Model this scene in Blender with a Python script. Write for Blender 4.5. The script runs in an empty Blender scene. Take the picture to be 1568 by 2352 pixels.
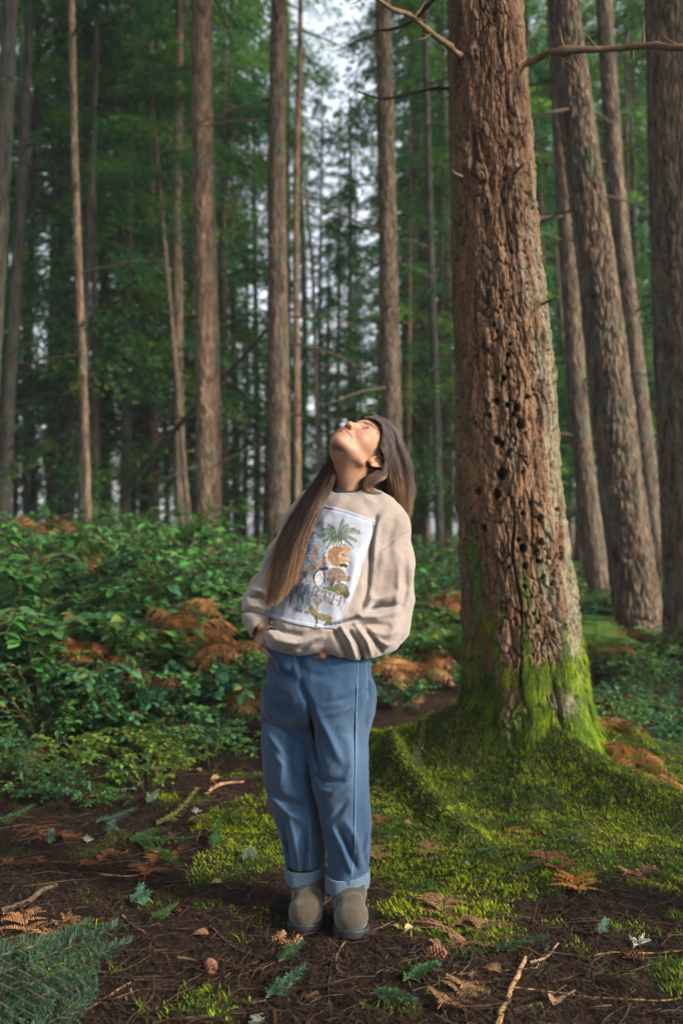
import bpy, math, random
import numpy as np
from mathutils import Vector, Matrix
random.seed(7)
C = bpy.context.scene
COL = C.collection
R_ = math.radians
f32 = np.float32

# ------------------------------------------------------------------ camera, sky, sun, exposure
CAMZ = 1.25
cam_d = bpy.data.cameras.new('camera'); cam = bpy.data.objects.new('camera', cam_d); COL.objects.link(cam)
cam.location = (0, 0, CAMZ); cam.rotation_euler = (R_(90), 0, 0)
cam_d.sensor_fit = 'VERTICAL'; cam_d.sensor_height = 36; cam_d.lens = 35
cam_d.shift_y = 39 / 2352
cam_d.clip_start = 0.05; cam_d.clip_end = 600
cam_d.dof.use_dof = True; cam_d.dof.focus_distance = 3.15; cam_d.dof.aperture_fstop = 2.2
C.camera = cam
C.render.engine = 'CYCLES'
C.cycles.use_denoising = True
C.cycles.max_bounces = 6; C.cycles.diffuse_bounces = 3; C.cycles.glossy_bounces = 2
C.cycles.transmission_bounces = 4; C.cycles.transparent_max_bounces = 4; C.cycles.volume_bounces = 0
C.cycles.caustics_reflective = False; C.cycles.caustics_refractive = False
C.view_settings.view_transform = 'Standard'; C.view_settings.look = 'None'
C.view_settings.gamma = 1; C.view_settings.exposure = 1.65

SUN_AZ, SUN_EL = 118, 27        # clockwise from +Y
w = bpy.data.worlds.new('World'); C.world = w; w.use_nodes = True
nt = w.node_tree; nt.nodes.clear()
o_ = nt.nodes.new('ShaderNodeOutputWorld'); bg = nt.nodes.new('ShaderNodeBackground')
sky = nt.nodes.new('ShaderNodeTexSky'); sky.sky_type = 'NISHITA'; sky.sun_disc = False
sky.sun_elevation = R_(SUN_EL); sky.sun_rotation = R_(SUN_AZ)
sky.air_density = 1.0; sky.dust_density = 3.0; sky.ozone_density = 1.0
hs = nt.nodes.new('ShaderNodeHueSaturation'); hs.inputs['Saturation'].default_value = 0.35
nt.links.new(sky.outputs[0], hs.inputs['Color']); nt.links.new(hs.outputs[0], bg.inputs[0])
bg.inputs[1].default_value = 0.15
nt.links.new(bg.outputs[0], o_.inputs[0])
sd = bpy.data.lights.new('sun', 'SUN'); sd.energy = 2.3; sd.angle = R_(8); sd.color = (1.0, 0.89, 0.74)
sun = bpy.data.objects.new('sun', sd); COL.objects.link(sun)
SV = Vector((math.sin(R_(SUN_AZ)) * math.cos(R_(SUN_EL)), math.cos(R_(SUN_AZ)) * math.cos(R_(SUN_EL)), math.sin(R_(SUN_EL))))
sun.rotation_euler = SV.to_track_quat('Z', 'Y').to_euler()
sun.location = SV * 60

# ------------------------------------------------------------------ helpers
FP = 2287.0
def at(px, py, Y):
    """point seen at photo coordinate px,py (1568 wide frame) at distance Y"""
    return np.array([(px - 784) / FP * Y, Y, CAMZ - (py - 1215) / FP * Y])

def _perm(seed):
    r = np.random.default_rng(seed); p = r.permutation(256); return np.concatenate([p, p, p]).astype(np.int32)
_PERM = _perm(3)
_GR = np.array([[1,1,0],[-1,1,0],[1,-1,0],[-1,-1,0],[1,0,1],[-1,0,1],[1,0,-1],[-1,0,-1],[0,1,1],[0,-1,1],[0,1,-1],[0,-1,-1],[1,1,0],[-1,1,0],[0,-1,1],[0,-1,-1]], f32)
def noise3(x, y, z):
    x = np.asarray(x, f32); y = np.asarray(y, f32); z = np.asarray(z, f32)
    x, y, z = np.broadcast_arrays(x, y, z)
    xi = np.floor(x).astype(np.int32); yi = np.floor(y).astype(np.int32); zi = np.floor(z).astype(np.int32)
    xf = x - xi; yf = y - yi; zf = z - zi
    xi &= 255; yi &= 255; zi &= 255
    u = xf*xf*xf*(xf*(xf*6-15)+10); v = yf*yf*yf*(yf*(yf*6-15)+10); w_ = zf*zf*zf*(zf*(zf*6-15)+10)
    def g(a, b, c):
        h = _PERM[_PERM[_PERM[xi+a]+yi+b]+zi+c] & 15
        G = _GR[h]
        return G[..., 0]*(xf-a) + G[..., 1]*(yf-b) + G[..., 2]*(zf-c)
    def L(a, b, t): return a + (b-a)*t
    return L(L(L(g(0,0,0), g(1,0,0), u), L(g(0,1,0), g(1,1,0), u), v), L(L(g(0,0,1), g(1,0,1), u), L(g(0,1,1), g(1,1,1), u), v), w_)
def fbm(x, y, z, o=4, gain=.5):
    s = 0; a = 1; f = 1
    for i in range(o):
        s = s + a*noise3(x*f+i*17.3, y*f+i*5.1, z*f+i*9.7); a *= gain; f *= 2.03
    return s
def worley2(u, v, per=None, seed=5):
    """F1, F2 and cell id; u periodic with integer period per"""
    ui = np.floor(u).astype(np.int32); vi = np.floor(v).astype(np.int32)
    rg = np.random.default_rng(seed); T = rg.random((256*3, 3)).astype(f32)
    F1 = np.full(u.shape, 9., f32); F2 = np.full(u.shape, 9., f32); ID = np.zeros(u.shape, f32)
    for a in (-1, 0, 1):
        for b in (-1, 0, 1):
            cu = ui+a; cv = vi+b
            wu = cu % per if per else cu & 255
            h = _PERM[_PERM[wu & 255] + (cv & 255)]
            r = T[h]
            d = np.sqrt((cu+r[..., 0]-u)**2 + (cv+r[..., 1]-v)**2)
            m = d < F1
            F2 = np.where(m, F1, np.minimum(F2, d)); ID = np.where(m, r[..., 2], ID); F1 = np.where(m, d, F1)
    return F1, F2, ID

def sstep(a, b, x):
    t = np.clip((x-a)/(b-a), 0, 1); return t*t*(3-2*t)
def lerp(a, b, t): return a + (b-a)*t
def interp(x, xs, ys): return np.interp(x, xs, ys)

def mesh_np(name, V, F, mat, parent=None, col=None, smooth=True, attrs=None):
    """V (n,3); F list of arrays (k,3) or (k,4); col (n,3) point colour"""
    if not isinstance(F, (list, tuple)): F = [F]
    me = bpy.data.meshes.new(name)
    V = np.ascontiguousarray(V, f32); me.vertices.add(len(V)); me.vertices.foreach_set('co', V.ravel())
    idx = np.concatenate([np.asarray(f, np.int32).ravel() for f in F if len(f)])
    cnt = np.concatenate([np.full(len(f), np.asarray(f).shape[1], np.int32) for f in F if len(f)])
    st = np.concatenate([[0], np.cumsum(cnt)[:-1]]).astype(np.int32)
    me.loops.add(len(idx)); me.loops.foreach_set('vertex_index', idx)
    me.polygons.add(len(cnt)); me.polygons.foreach_set('loop_start', st); me.polygons.foreach_set('loop_total', cnt)
    me.update(calc_edges=True)
    me.polygons.foreach_set('use_smooth', np.full(len(cnt), bool(smooth)))
    if col is not None:
        ca = me.color_attributes.new('Col', 'FLOAT_COLOR', 'POINT')
        cc = np.ones((len(V), 4), f32); cc[:, :3] = col
        ca.data.foreach_set('color', cc.ravel())
    for k, a in (attrs or {}).items():
        at_ = me.attributes.new(k, 'FLOAT', 'POINT'); at_.data.foreach_set('value', np.asarray(a, f32))
    me.materials.append(mat)
    o = bpy.data.objects.new(name, me); COL.objects.link(o)
    if parent: o.parent = parent
    return o

def tag(o, label=None, cat=None, group=None, kind=None):
    if label: o['label'] = label
    if cat: o['category'] = cat
    if group: o['group'] = group
    if kind: o['kind'] = kind
    return o
def thing(name, label, cat, loc=(0, 0, 0), rz=0, group=None):
    o = bpy.data.objects.new(name, None); COL.objects.link(o)
    o.location = tuple(float(v) for v in loc); o.rotation_euler = (0, 0, rz); o.empty_display_size = .1
    return tag(o, label, cat, group)
def copy_tree(root, loc, rot, scale, label=None, group=None, lv=3):
    def rec(o, par, d):
        c = o.copy(); COL.objects.link(c)
        if par: c.parent = par
        if d:
            for ch in list(kids.get(o.name, [])): rec(ch, c, d-1)
        return c
    kids = {}
    for ch in root.children: kids.setdefault(root.name, []).append(ch)
    for ch in root.children:
        for g in ch.children: kids.setdefault(ch.name, []).append(g)
    r = rec(root, None, lv)
    r.location = tuple(float(v) for v in loc); r.rotation_euler = rot
    r.scale = scale if hasattr(scale, '__len__') else (scale,)*3
    if label: r['label'] = label
    if group: r['group'] = group
    return r

class Geo:
    """collects numpy pieces into one mesh"""
    def __init__(s): s.V = []; s.Q = []; s.T = []; s.C = []; s.n = 0
    def add(s, V, Q=None, T=None, col=(1, 1, 1)):
        V = np.asarray(V, f32).reshape(-1, 3)
        if Q is not None and len(Q): s.Q.append(np.asarray(Q)+s.n)
        if T is not None and len(T): s.T.append(np.asarray(T)+s.n)
        c = np.asarray(col, f32)
        if c.ndim == 1: c = np.tile(c, (len(V), 1))
        s.V.append(V); s.C.append(c); s.n += len(V)
    def build(s, name, mat, parent=None, smooth=True):
        V = np.concatenate(s.V); Cc = np.concatenate(s.C); F = []
        if s.Q: F.append(np.concatenate(s.Q))
        if s.T: F.append(np.concatenate(s.T))
        return mesh_np(name, V, F, mat, parent, Cc, smooth)

def frames(P):
    P = np.asarray(P, float); T = np.gradient(P, axis=0); T /= np.linalg.norm(T, axis=1, keepdims=True)+1e-9
    ref = np.array([0, 0, 1.]) if abs(T[0][2]) < .9 else np.array([1., 0, 0])
    A = np.cross(T, ref); A /= np.linalg.norm(A, axis=1, keepdims=True)+1e-9
    return T, A, np.cross(A, T)
def tube(g, P, R, n=6, col=(1, 1, 1), cap=True):
    P = np.asarray(P, float); m = len(P); R = np.broadcast_to(R, (m,))
    T, A, B = frames(P); a = np.linspace(0, 2*np.pi, n, endpoint=False)
    V = P[:, None] + R[:, None, None]*(np.cos(a)[None, :, None]*A[:, None]+np.sin(a)[None, :, None]*B[:, None])
    i = np.arange(m-1)[:, None]*n; j = np.arange(n)[None]; k = (j+1) % n
    Q = np.stack([i+j, i+k, i+n+k, i+n+j], -1).reshape(-1, 4)
    V = V.reshape(-1, 3); c = np.asarray(col, f32)
    if c.ndim == 2: c = np.repeat(c, n, 0)
    g.add(V, Q, None, c)
    if cap:
        c0 = c if c.ndim == 1 else c[-1]
        ring = V[-n:]; g.add(np.vstack([ring, P[-1]+T[-1]*R[-1]*.5]), None, [[q, (q+1) % n, n] for q in range(n)], c0)
def spline(pts, n):
    pts = np.asarray(pts, float); m = len(pts)
    if m == 2: return pts[0]+(pts[1]-pts[0])*np.linspace(0, 1, n)[:, None]
    t = np.linspace(0, m-1, n); i = np.clip(t.astype(int), 0, m-2); u = (t-i)[:, None]
    E_ = np.vstack([2*pts[0]-pts[1], pts, 2*pts[-1]-pts[-2]])
    p0, p1, p2, p3 = E_[i], E_[i+1], E_[i+2], E_[i+3]
    return .5*((2*p1)+(-p0+p2)*u+(2*p0-5*p1+4*p2-p3)*u*u+(-p0+3*p1-3*p2+p3)*u**3)

# ------------------------------------------------------------------ materials
def new_mat(name):
    m = bpy.data.materials.new(name); m.use_nodes = True; t = m.node_tree; t.nodes.clear()
    out = t.nodes.new('ShaderNodeOutputMaterial'); b = t.nodes.new('ShaderNodeBsdfPrincipled')
    t.links.new(b.outputs[0], out.inputs[0]); return m, t, b, out
def N(t, ty, **kw):
    n = t.nodes.new('ShaderNode'+ty)
    for k, v in kw.items():
        if k in n.inputs: n.inputs[k].default_value = v
        else: setattr(n, k, v)
    return n
def attr_mat(name, rough=.7, spec=.3, transl=0., nscale=40, namp=.25, stretch=(1, 1, 1), bump=0., bscale=120, sheen=0, coord='Object', sat=1.0, dist=.002, sss=0):
    """vertex colour x procedural noise -> principled (+ translucency)"""
    m, t, b, out = new_mat(name)
    a = N(t, 'Attribute'); a.attribute_name = 'Col'
    tc = N(t, 'TexCoord'); mp = N(t, 'Mapping'); mp.inputs['Scale'].default_value = stretch
    t.links.new(tc.outputs[coord], mp.inputs[0])
    nz = N(t, 'TexNoise', Scale=nscale, Detail=5.0, Roughness=.6); t.links.new(mp.outputs[0], nz.inputs['Vector'])
    mr = N(t, 'MapRange'); mr.inputs['From Min'].default_value = .3; mr.inputs['From Max'].default_value = .7
    mr.inputs['To Min'].default_value = 1-namp; mr.inputs['To Max'].default_value = 1+namp
    t.links.new(nz.outputs['Fac'], mr.inputs['Value'])
    vm = N(t, 'VectorMath', operation='SCALE'); t.links.new(a.outputs['Color'], vm.inputs[0]); t.links.new(mr.outputs[0], vm.inputs['Scale'])
    t.links.new(vm.outputs[0], b.inputs['Base Color'])
    b.inputs['Roughness'].default_value = rough; b.inputs['Specular IOR Level'].default_value = spec
    if sss:
        b.inputs['Subsurface Weight'].default_value = sss; b.inputs['Subsurface Radius'].default_value = (1, .35, .2); b.inputs['Subsurface Scale'].default_value = .008
    if sheen: b.inputs['Sheen Weight'].default_value = sheen; b.inputs['Sheen Roughness'].default_value = .5
    if bump:
        nb = N(t, 'TexNoise', Scale=bscale, Detail=4.0); t.links.new(mp.outputs[0], nb.inputs['Vector'])
        bp = N(t, 'Bump', Strength=bump, Distance=dist); t.links.new(nb.outputs['Fac'], bp.inputs['Height']); t.links.new(bp.outputs[0], b.inputs['Normal'])
    if transl:
        tr = N(t, 'BsdfTranslucent'); mx = N(t, 'MixShader'); mx.inputs[0].default_value = transl
        t.links.new(vm.outputs[0], tr.inputs[0]); t.links.new(b.outputs[0], mx.inputs[1]); t.links.new(tr.outputs[0], mx.inputs[2]); t.links.new(mx.outputs[0], out.inputs[0])
    return m
def bark_mat(name, dark, light, lichen, sx=10, sz=2.2, bump=1.0, dist=.02):
    m, t, b, out = new_mat(name)
    tc = N(t, 'TexCoord'); mp = N(t, 'Mapping'); mp.inputs['Scale'].default_value = (sx, sx, sz); t.links.new(tc.outputs['Object'], mp.inputs[0])
    oi = N(t, 'ObjectInfo'); ad = N(t, 'VectorMath', operation='ADD'); t.links.new(mp.outputs[0], ad.inputs[0])
    sc = N(t, 'Math', operation='MULTIPLY'); sc.inputs[1].default_value = 50; t.links.new(oi.outputs['Random'], sc.inputs[0]); t.links.new(sc.outputs[0], ad.inputs[1])
    n1 = N(t, 'TexNoise', Scale=1.2, Detail=6.0, Roughness=.62, Distortion=.6); t.links.new(ad.outputs[0], n1.inputs['Vector'])
    vo = N(t, 'TexVoronoi', Scale=1.9, Randomness=1.0); vo.feature = 'DISTANCE_TO_EDGE'; t.links.new(ad.outputs[0], vo.inputs['Vector'])
    cr = N(t, 'ValToRGB'); cr.color_ramp.elements[0].position = .34; cr.color_ramp.elements[0].color = (*dark, 1); cr.color_ramp.elements[1].position = .66; cr.color_ramp.elements[1].color = (*light, 1)
    t.links.new(n1.outputs['Fac'], cr.inputs[0])
    n2 = N(t, 'TexNoise', Scale=2.6, Detail=5.0, Roughness=.65); t.links.new(tc.outputs['Object'], n2.inputs['Vector'])
    lr = N(t, 'ValToRGB'); lr.color_ramp.elements[0].position = .48; lr.color_ramp.elements[1].position = .68; lr.color_ramp.elements[0].color = (0, 0, 0, 1); lr.color_ramp.elements[1].color = (.75, .75, .75, 1)
    t.links.new(n2.outputs['Fac'], lr.inputs[0])
    mx = N(t, 'Mix', data_type='RGBA'); t.links.new(lr.outputs[0], mx.inputs[0]); t.links.new(cr.outputs[0], mx.inputs[6]); mx.inputs[7].default_value = (*lichen, 1)
    t.links.new(mx.outputs[2], b.inputs['Base Color'])
    b.inputs['Roughness'].default_value = .92; b.inputs['Specular IOR Level'].default_value = .15
    vr = N(t, 'Math', operation='MULTIPLY'); vr.inputs[1].default_value = 1.6; t.links.new(vo.outputs['Distance'], vr.inputs[0])
    sm = N(t, 'Math', operation='ADD'); t.links.new(vr.outputs[0], sm.inputs[0]); t.links.new(n1.outputs['Fac'], sm.inputs[1])
    bp = N(t, 'Bump', Strength=bump, Distance=dist); t.links.new(sm.outputs[0], bp.inputs['Height']); t.links.new(bp.outputs[0], b.inputs['Normal'])
    return m
# ------------------------------------------------------------------ ground
TREE = np.array([at(1205, 1700, 5.15)[0], 5.15])
def seg_d(x, y, pts):
    d = np.full(np.shape(x), 1e6, f32); tt = np.zeros(np.shape(x), f32)
    n = len(pts)-1
    for i in range(n):
        ax, ay = pts[i]; bx, by = pts[i+1]; dx, dy = bx-ax, by-ay
        t = np.clip(((x-ax)*dx+(y-ay)*dy)/(dx*dx+dy*dy), 0, 1)
        q = np.hypot(x-ax-t*dx, y-ay-t*dy); m = q < d
        d = np.where(m, q, d); tt = np.where(m, (i+t)/n, tt)
    return d, tt
ROOTS = [([(.98, 4.95), (1.22, 4.55), (1.50, 4.25), (1.95, 4.0)], .17, .16),
         ([(.70, 4.98), (.48, 5.12), (.22, 5.2)], .24, .10),
         ([(.24, 5.02), (.30, 4.7), (.42, 4.3), (.52, 4.0)], .17, .075),
         ([(.88, 4.9), (.86, 4.55), (.80, 4.2)], .05, .11),
         ([(1.15, 5.2), (1.55, 5.4), (1.9, 5.5)], .07, .12)]
def gh(x, y, fine=True):
    x = np.asarray(x, f32); y = np.asarray(y, f32)
    h = .05*np.clip(y-6, 0, 60); h = .5*np.tanh(h/.5)
    h = h*sstep(4, -2, x)*1.0 + h*.55*(1-sstep(4, -2, x))
    r2 = (x-TREE[0])**2+((y-TREE[1]))**2
    r3 = ((x-TREE[0])/.62)**2+((y-TREE[1]-.22)/.50)**2; h = h+.25*np.exp(-r3)+.04*np.exp(-r2/.95**2)
    for pts, a, wd in ROOTS:
        d, t = seg_d(x, y, pts); h = h+a*np.exp(-(d/wd)**2)*(1-.75*t)
    h = h-.04*np.exp(-((x-1.9)**2+(y-5.6)**2)/.6**2)
    if fine:
        h = h+.035*fbm(x*1.1, y*1.1, 3.3, 3)+.012*noise3(x*7, y*7, 1.)
    return h
def moss_mask(x, y):
    x = np.asarray(x, f32); y = np.asarray(y, f32)
    n = fbm(x*2.6, y*2.6, 7.7, 4)
    n2 = fbm(x*9, y*9, 2.2, 3)
    r = np.hypot(x-TREE[0], (y-TREE[1]))
    base = .95-1.05*sstep(.45, 2.6, r)
    base = base*sstep(-.08, .2, x-(4.3-y)*.02)+.0
    base = base+.54*sstep(.02, .35, x)*sstep(2.35, 2.75, y)*sstep(5.2, 4.4, y)
    base = base+.75*np.exp(-(((x+.40)/.20)**2+((y-3.95)/.5)**2))+.45*np.exp(-(((x-.25)/.45)**2+((y-4.2)/.9)**2))
    for pts, a, wd in ROOTS[:3]:
        d, t = seg_d(x, y, pts); base = base+.8*np.exp(-(d/(wd*1.1))**2)
    base = base*sstep(2.35, 3.0, y)*sstep(6.6, 5.7, y)
    base = np.maximum(base, .10*sstep(7, 5.5, y)*sstep(2.2, 2.5, y))
    return np.clip((base-.34+n*.95+n2*.42)*2.6, 0, 1)

def moss_up(x, y, m):
    return m*(.020*np.abs(fbm(x*9, y*9, 4., 3))+.016*np.abs(noise3(x*26, y*26, 2.)))
def ground_sheet():
    # fine near patch grading out to the horizon, one sheet
    xs = np.concatenate([-np.geomspace(160, 3.3, 40)[:-1], np.linspace(-3.3, 3.3, 520), np.geomspace(3.3, 160, 40)[1:]])
    ys = np.concatenate([-np.geomspace(60, 1.5, 14)[:-1], np.linspace(-1.5, 2.0, 40)[:-1], np.linspace(2.0, 7.5, 520), np.geomspace(7.5, 260, 70)[1:]])
    X, Y = np.meshgrid(xs, ys, indexing='ij')
    m = moss_mask(X, Y)
    Z = gh(X, Y)+moss_up(X, Y, m)+.006*noise3(X*30, Y*30, 9.)
    nx, ny = X.shape; i = np.arange(nx-1)[:, None]*ny; j = np.arange(ny-1)[None]
    Q = np.stack([i+j, i+ny+j, i+ny+j+1, i+j+1], -1).reshape(-1, 4)
    V = np.stack([X, Y, Z], -1).reshape(-1, 3)
    mt, t, b, out = new_mat('forest_floor')
    tc = N(t, 'TexCoord'); a = N(t, 'Attribute'); a.attribute_name = 'moss'
    n1 = N(t, 'TexNoise', Scale=9.0, Detail=9.0, Roughness=.7); t.links.new(tc.outputs['Object'], n1.inputs['Vector'])
    r1 = N(t, 'ValToRGB'); e = r1.color_ramp.elements; e[0].position = .33; e[0].color = (.003, .002, .0015, 1); e[1].position = .72; e[1].color = (.032, .016, .009, 1)
    q = e.new(.52); q.color = (.022, .011, .006, 1)
    t.links.new(n1.outputs['Fac'], r1.inputs[0])
    n2 = N(t, 'TexNoise', Scale=60.0, Detail=5.0, Roughness=.7); t.links.new(tc.outputs['Object'], n2.inputs['Vector'])
    r2 = N(t, 'ValToRGB'); e = r2.color_ramp.elements; e[0].position = .35; e[0].color = (.010, .014, .003, 1); e[1].position = .68; e[1].color = (.045, .055, .006, 1)
    t.links.new(n2.outputs['Fac'], r2.inputs[0])
    mx = N(t, 'Mix', data_type='RGBA'); t.links.new(a.outputs['Fac'], mx.inputs[0]); t.links.new(r1.outputs[0], mx.inputs[6]); t.links.new(r2.outputs[0], mx.inputs[7])
    t.links.new(mx.outputs[2], b.inputs['Base Color']); b.inputs['Roughness'].default_value = .95; b.inputs['Specular IOR Level'].default_value = .15
    vo = N(t, 'TexVoronoi', Scale=70.0); t.links.new(tc.outputs['Object'], vo.inputs['Vector'])
    ad = N(t, 'Math', operation='ADD'); t.links.new(n2.outputs['Fac'], ad.inputs[0]); t.links.new(vo.outputs['Distance'], ad.inputs[1])
    bp = N(t, 'Bump', Strength=.9, Distance=.02); t.links.new(ad.outputs[0], bp.inputs['Height']); t.links.new(bp.outputs[0], b.inputs['Normal'])
    o = mesh_np('ground', V, Q, mt, attrs={'moss': m.ravel()})
    tag(o, 'dark brown forest floor of needle litter with green moss', kind='structure')
ground_sheet()

M_litter = attr_mat('litter', rough=.85, spec=.2, nscale=90, namp=.35)
M_moss = attr_mat('moss', rough=.8, spec=.2, transl=.35, nscale=25, namp=.3)

def litter():
    """needles, twiglets and leaf scraps scattered over the near floor: uncountable"""
    rg = np.random.default_rng(11); n = 52000
    y = 2.25+rg.random(n)**1.25*5.2; x = (rg.random(n)*2-1)*.42*y
    mm = moss_mask(x, y); keep = rg.random(n) < (1-.72*mm); x, y, mm = x[keep], y[keep], mm[keep]; n = len(x)
    z = gh(x, y)+.004+rg.random(n)*.012
    L = rg.choice([.012, .02, .035, .06], n, p=[.35, .35, .22, .08])*(.6+rg.random(n)*.8)
    W = np.where(L > .03, .0016, .0010)*(.7+rg.random(n)); a = rg.random(n)*2*np.pi
    chip = rg.random(n) < .05; W = np.where(chip, np.minimum(L, .02)*.22, W)
    d = np.stack([np.cos(a), np.sin(a), rg.normal(0, .16, n)], -1); s = np.stack([-np.sin(a), np.cos(a), rg.normal(0, .3, n)], -1)
    P = np.stack([x, y, z], -1)
    V = np.stack([P-d*L[:, None]/2-s*W[:, None], P-d*L[:, None]/2+s*W[:, None], P+d*L[:, None]/2+s*W[:, None], P+d*L[:, None]/2-s*W[:, None]], 1)
    V[:, 2:, 2] += rg.random((n, 1))*.01
    pal = np.array([[.075, .034, .014], [.12, .062, .026], [.03, .015, .008], [.12, .075, .035], [.045, .022, .012], [.10, .04, .015], [.17, .12, .06]])
    c = pal[rg.choice(7, n, p=[.26, .16, .24, .07, .18, .07, .02])]*(.6+.7*rg.random((n, 1)))
    Q = np.arange(n*4).reshape(-1, 4)
    o = mesh_np('needle_litter', V.reshape(-1, 3), Q, M_litter, col=np.repeat(c*.31, 4, 0), smooth=False)
    tag(o, 'brown needles, bark chips and twig scraps littering the forest floor', 'litter', kind='stuff')
litter()
def twigs_litter():
    rg = np.random.default_rng(12); g = Geo()
    for i in range(1500):
        y = 2.3+rg.random()**1.3*4.2; x = (rg.random()*2-1)*.40*y; a = rg.uniform(0, 6.28); L = rg.uniform(.04, .20); b = a+rg.normal(0, .5)
        p = np.array([[x, y], [x+math.cos(a)*L*.5, y+math.sin(a)*L*.5], [x+math.cos(a)*L*.5+math.cos(b)*L*.5, y+math.sin(a)*L*.5+math.sin(b)*L*.5]]); z = gh(p[:, 0], p[:, 1])+.006+rg.random(3)*.014
        r = rg.uniform(.0010, .0024); tube(g, spline(np.c_[p, z], 5), np.linspace(r, r*.4, 5), 4, np.array([.046, .029, .017])*rg.uniform(.4, 1.8), cap=False)
    tag(g.build('twig_litter', M_litter), 'fine dark twigs tangled in the needle litter', 'litter', kind='stuff')
twigs_litter()

def blades(P, Nrm, L, W, rg, lean=.6, col=None, hang=0.):
    """moss: bent two-segment blades"""
    n = len(P); t = rg.normal(0, 1, (n, 3)); t -= (t*Nrm).sum(1, keepdims=True)*Nrm; t /= np.linalg.norm(t, axis=1, keepdims=True)+1e-9
    side = np.cross(Nrm, t); dn = np.array([0, 0, -1.])*hang
    p1 = P+(Nrm*.6+t*lean*.5+dn*.6)*L[:, None]*.5
    p2 = P+(Nrm*.9+t*lean+dn*1.7)*L[:, None]
    V = np.stack([P-side*W[:, None], P+side*W[:, None], p1+side*W[:, None]*.8, p1-side*W[:, None]*.8, p2], 1)
    b = np.arange(n)*5
    Q = np.stack([b, b+1, b+2, b+3], -1); T = np.stack([b+3, b+2, b+4], -1)
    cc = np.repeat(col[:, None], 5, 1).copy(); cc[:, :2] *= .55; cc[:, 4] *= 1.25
    return V.reshape(-1, 3), Q, T, cc.reshape(-1, 3)
def moss_col(n, rg, x, y):
    g = fbm(x*5, y*5, 1.5, 3)[:, None]
    a = np.array([.215, .270, .008]); b = np.array([.042, .10, .006]); d = np.array([.20, .16, .02])
    k = sstep(-.4, .4, g+rg.normal(0, .18, (n, 1)))
    c = a*k+b*(1-k); r = rg.random((n, 1)); c = np.where(r > .93, d, c)
    return c*(.65+.6*rg.random((n, 1)))
def moss_carpet():
    rg = np.random.default_rng(21); n = 210000
    y = 2.3+rg.random(n)**1.15*4.3; x = -.9+rg.random(n)*3.4
    keep = (np.abs(x) < .40*y) & (rg.random(n) < moss_mask(x, y)**1.3); x, y = x[keep], y[keep]; n = len(x)
    clump = .5+.9*sstep(-.3, .5, fbm(x*16, y*16, 8., 2))
    P = np.stack([x, y, gh(x, y)+moss_up(x, y, moss_mask(x, y))], -1)
    L = (.008+.013*rg.random(n))*clump*np.where(np.hypot(x-TREE[0], y-TREE[1]) < .75, 1.35, 1.); W = .0011+.0012*rg.random(n)
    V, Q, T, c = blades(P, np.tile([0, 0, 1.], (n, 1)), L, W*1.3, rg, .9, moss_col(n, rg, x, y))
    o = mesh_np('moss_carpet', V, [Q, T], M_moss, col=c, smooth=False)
    tag(o, 'bright green moss growing over the floor and roots around the big trunk', 'moss', kind='stuff')
moss_carpet()
# ------------------------------------------------------------------ trees
M_bark = bark_mat('bark_brown', (.026, .018, .013), (.185, .130, .090), (.075, .085, .055), sx=16, sz=3.2, bump=1., dist=.032)
M_bark_warm = bark_mat('bark_warm', (.042, .026, .016), (.285, .185, .120), (.10, .105, .07), sx=16, sz=3.2, bump=1., dist=.032)
M_bark_grey = bark_mat('bark_grey', (.018, .016, .013), (.095, .082, .066), (.05, .062, .045), sx=16, sz=3., bump=.9, dist=.015)
M_leaf = attr_mat('needles', rough=.6, spec=.25, transl=.55, nscale=1.3, namp=.35)
M_wood = attr_mat('dead_wood', rough=.9, spec=.15, nscale=30, namp=.3, stretch=(1, 1, 1))

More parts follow.
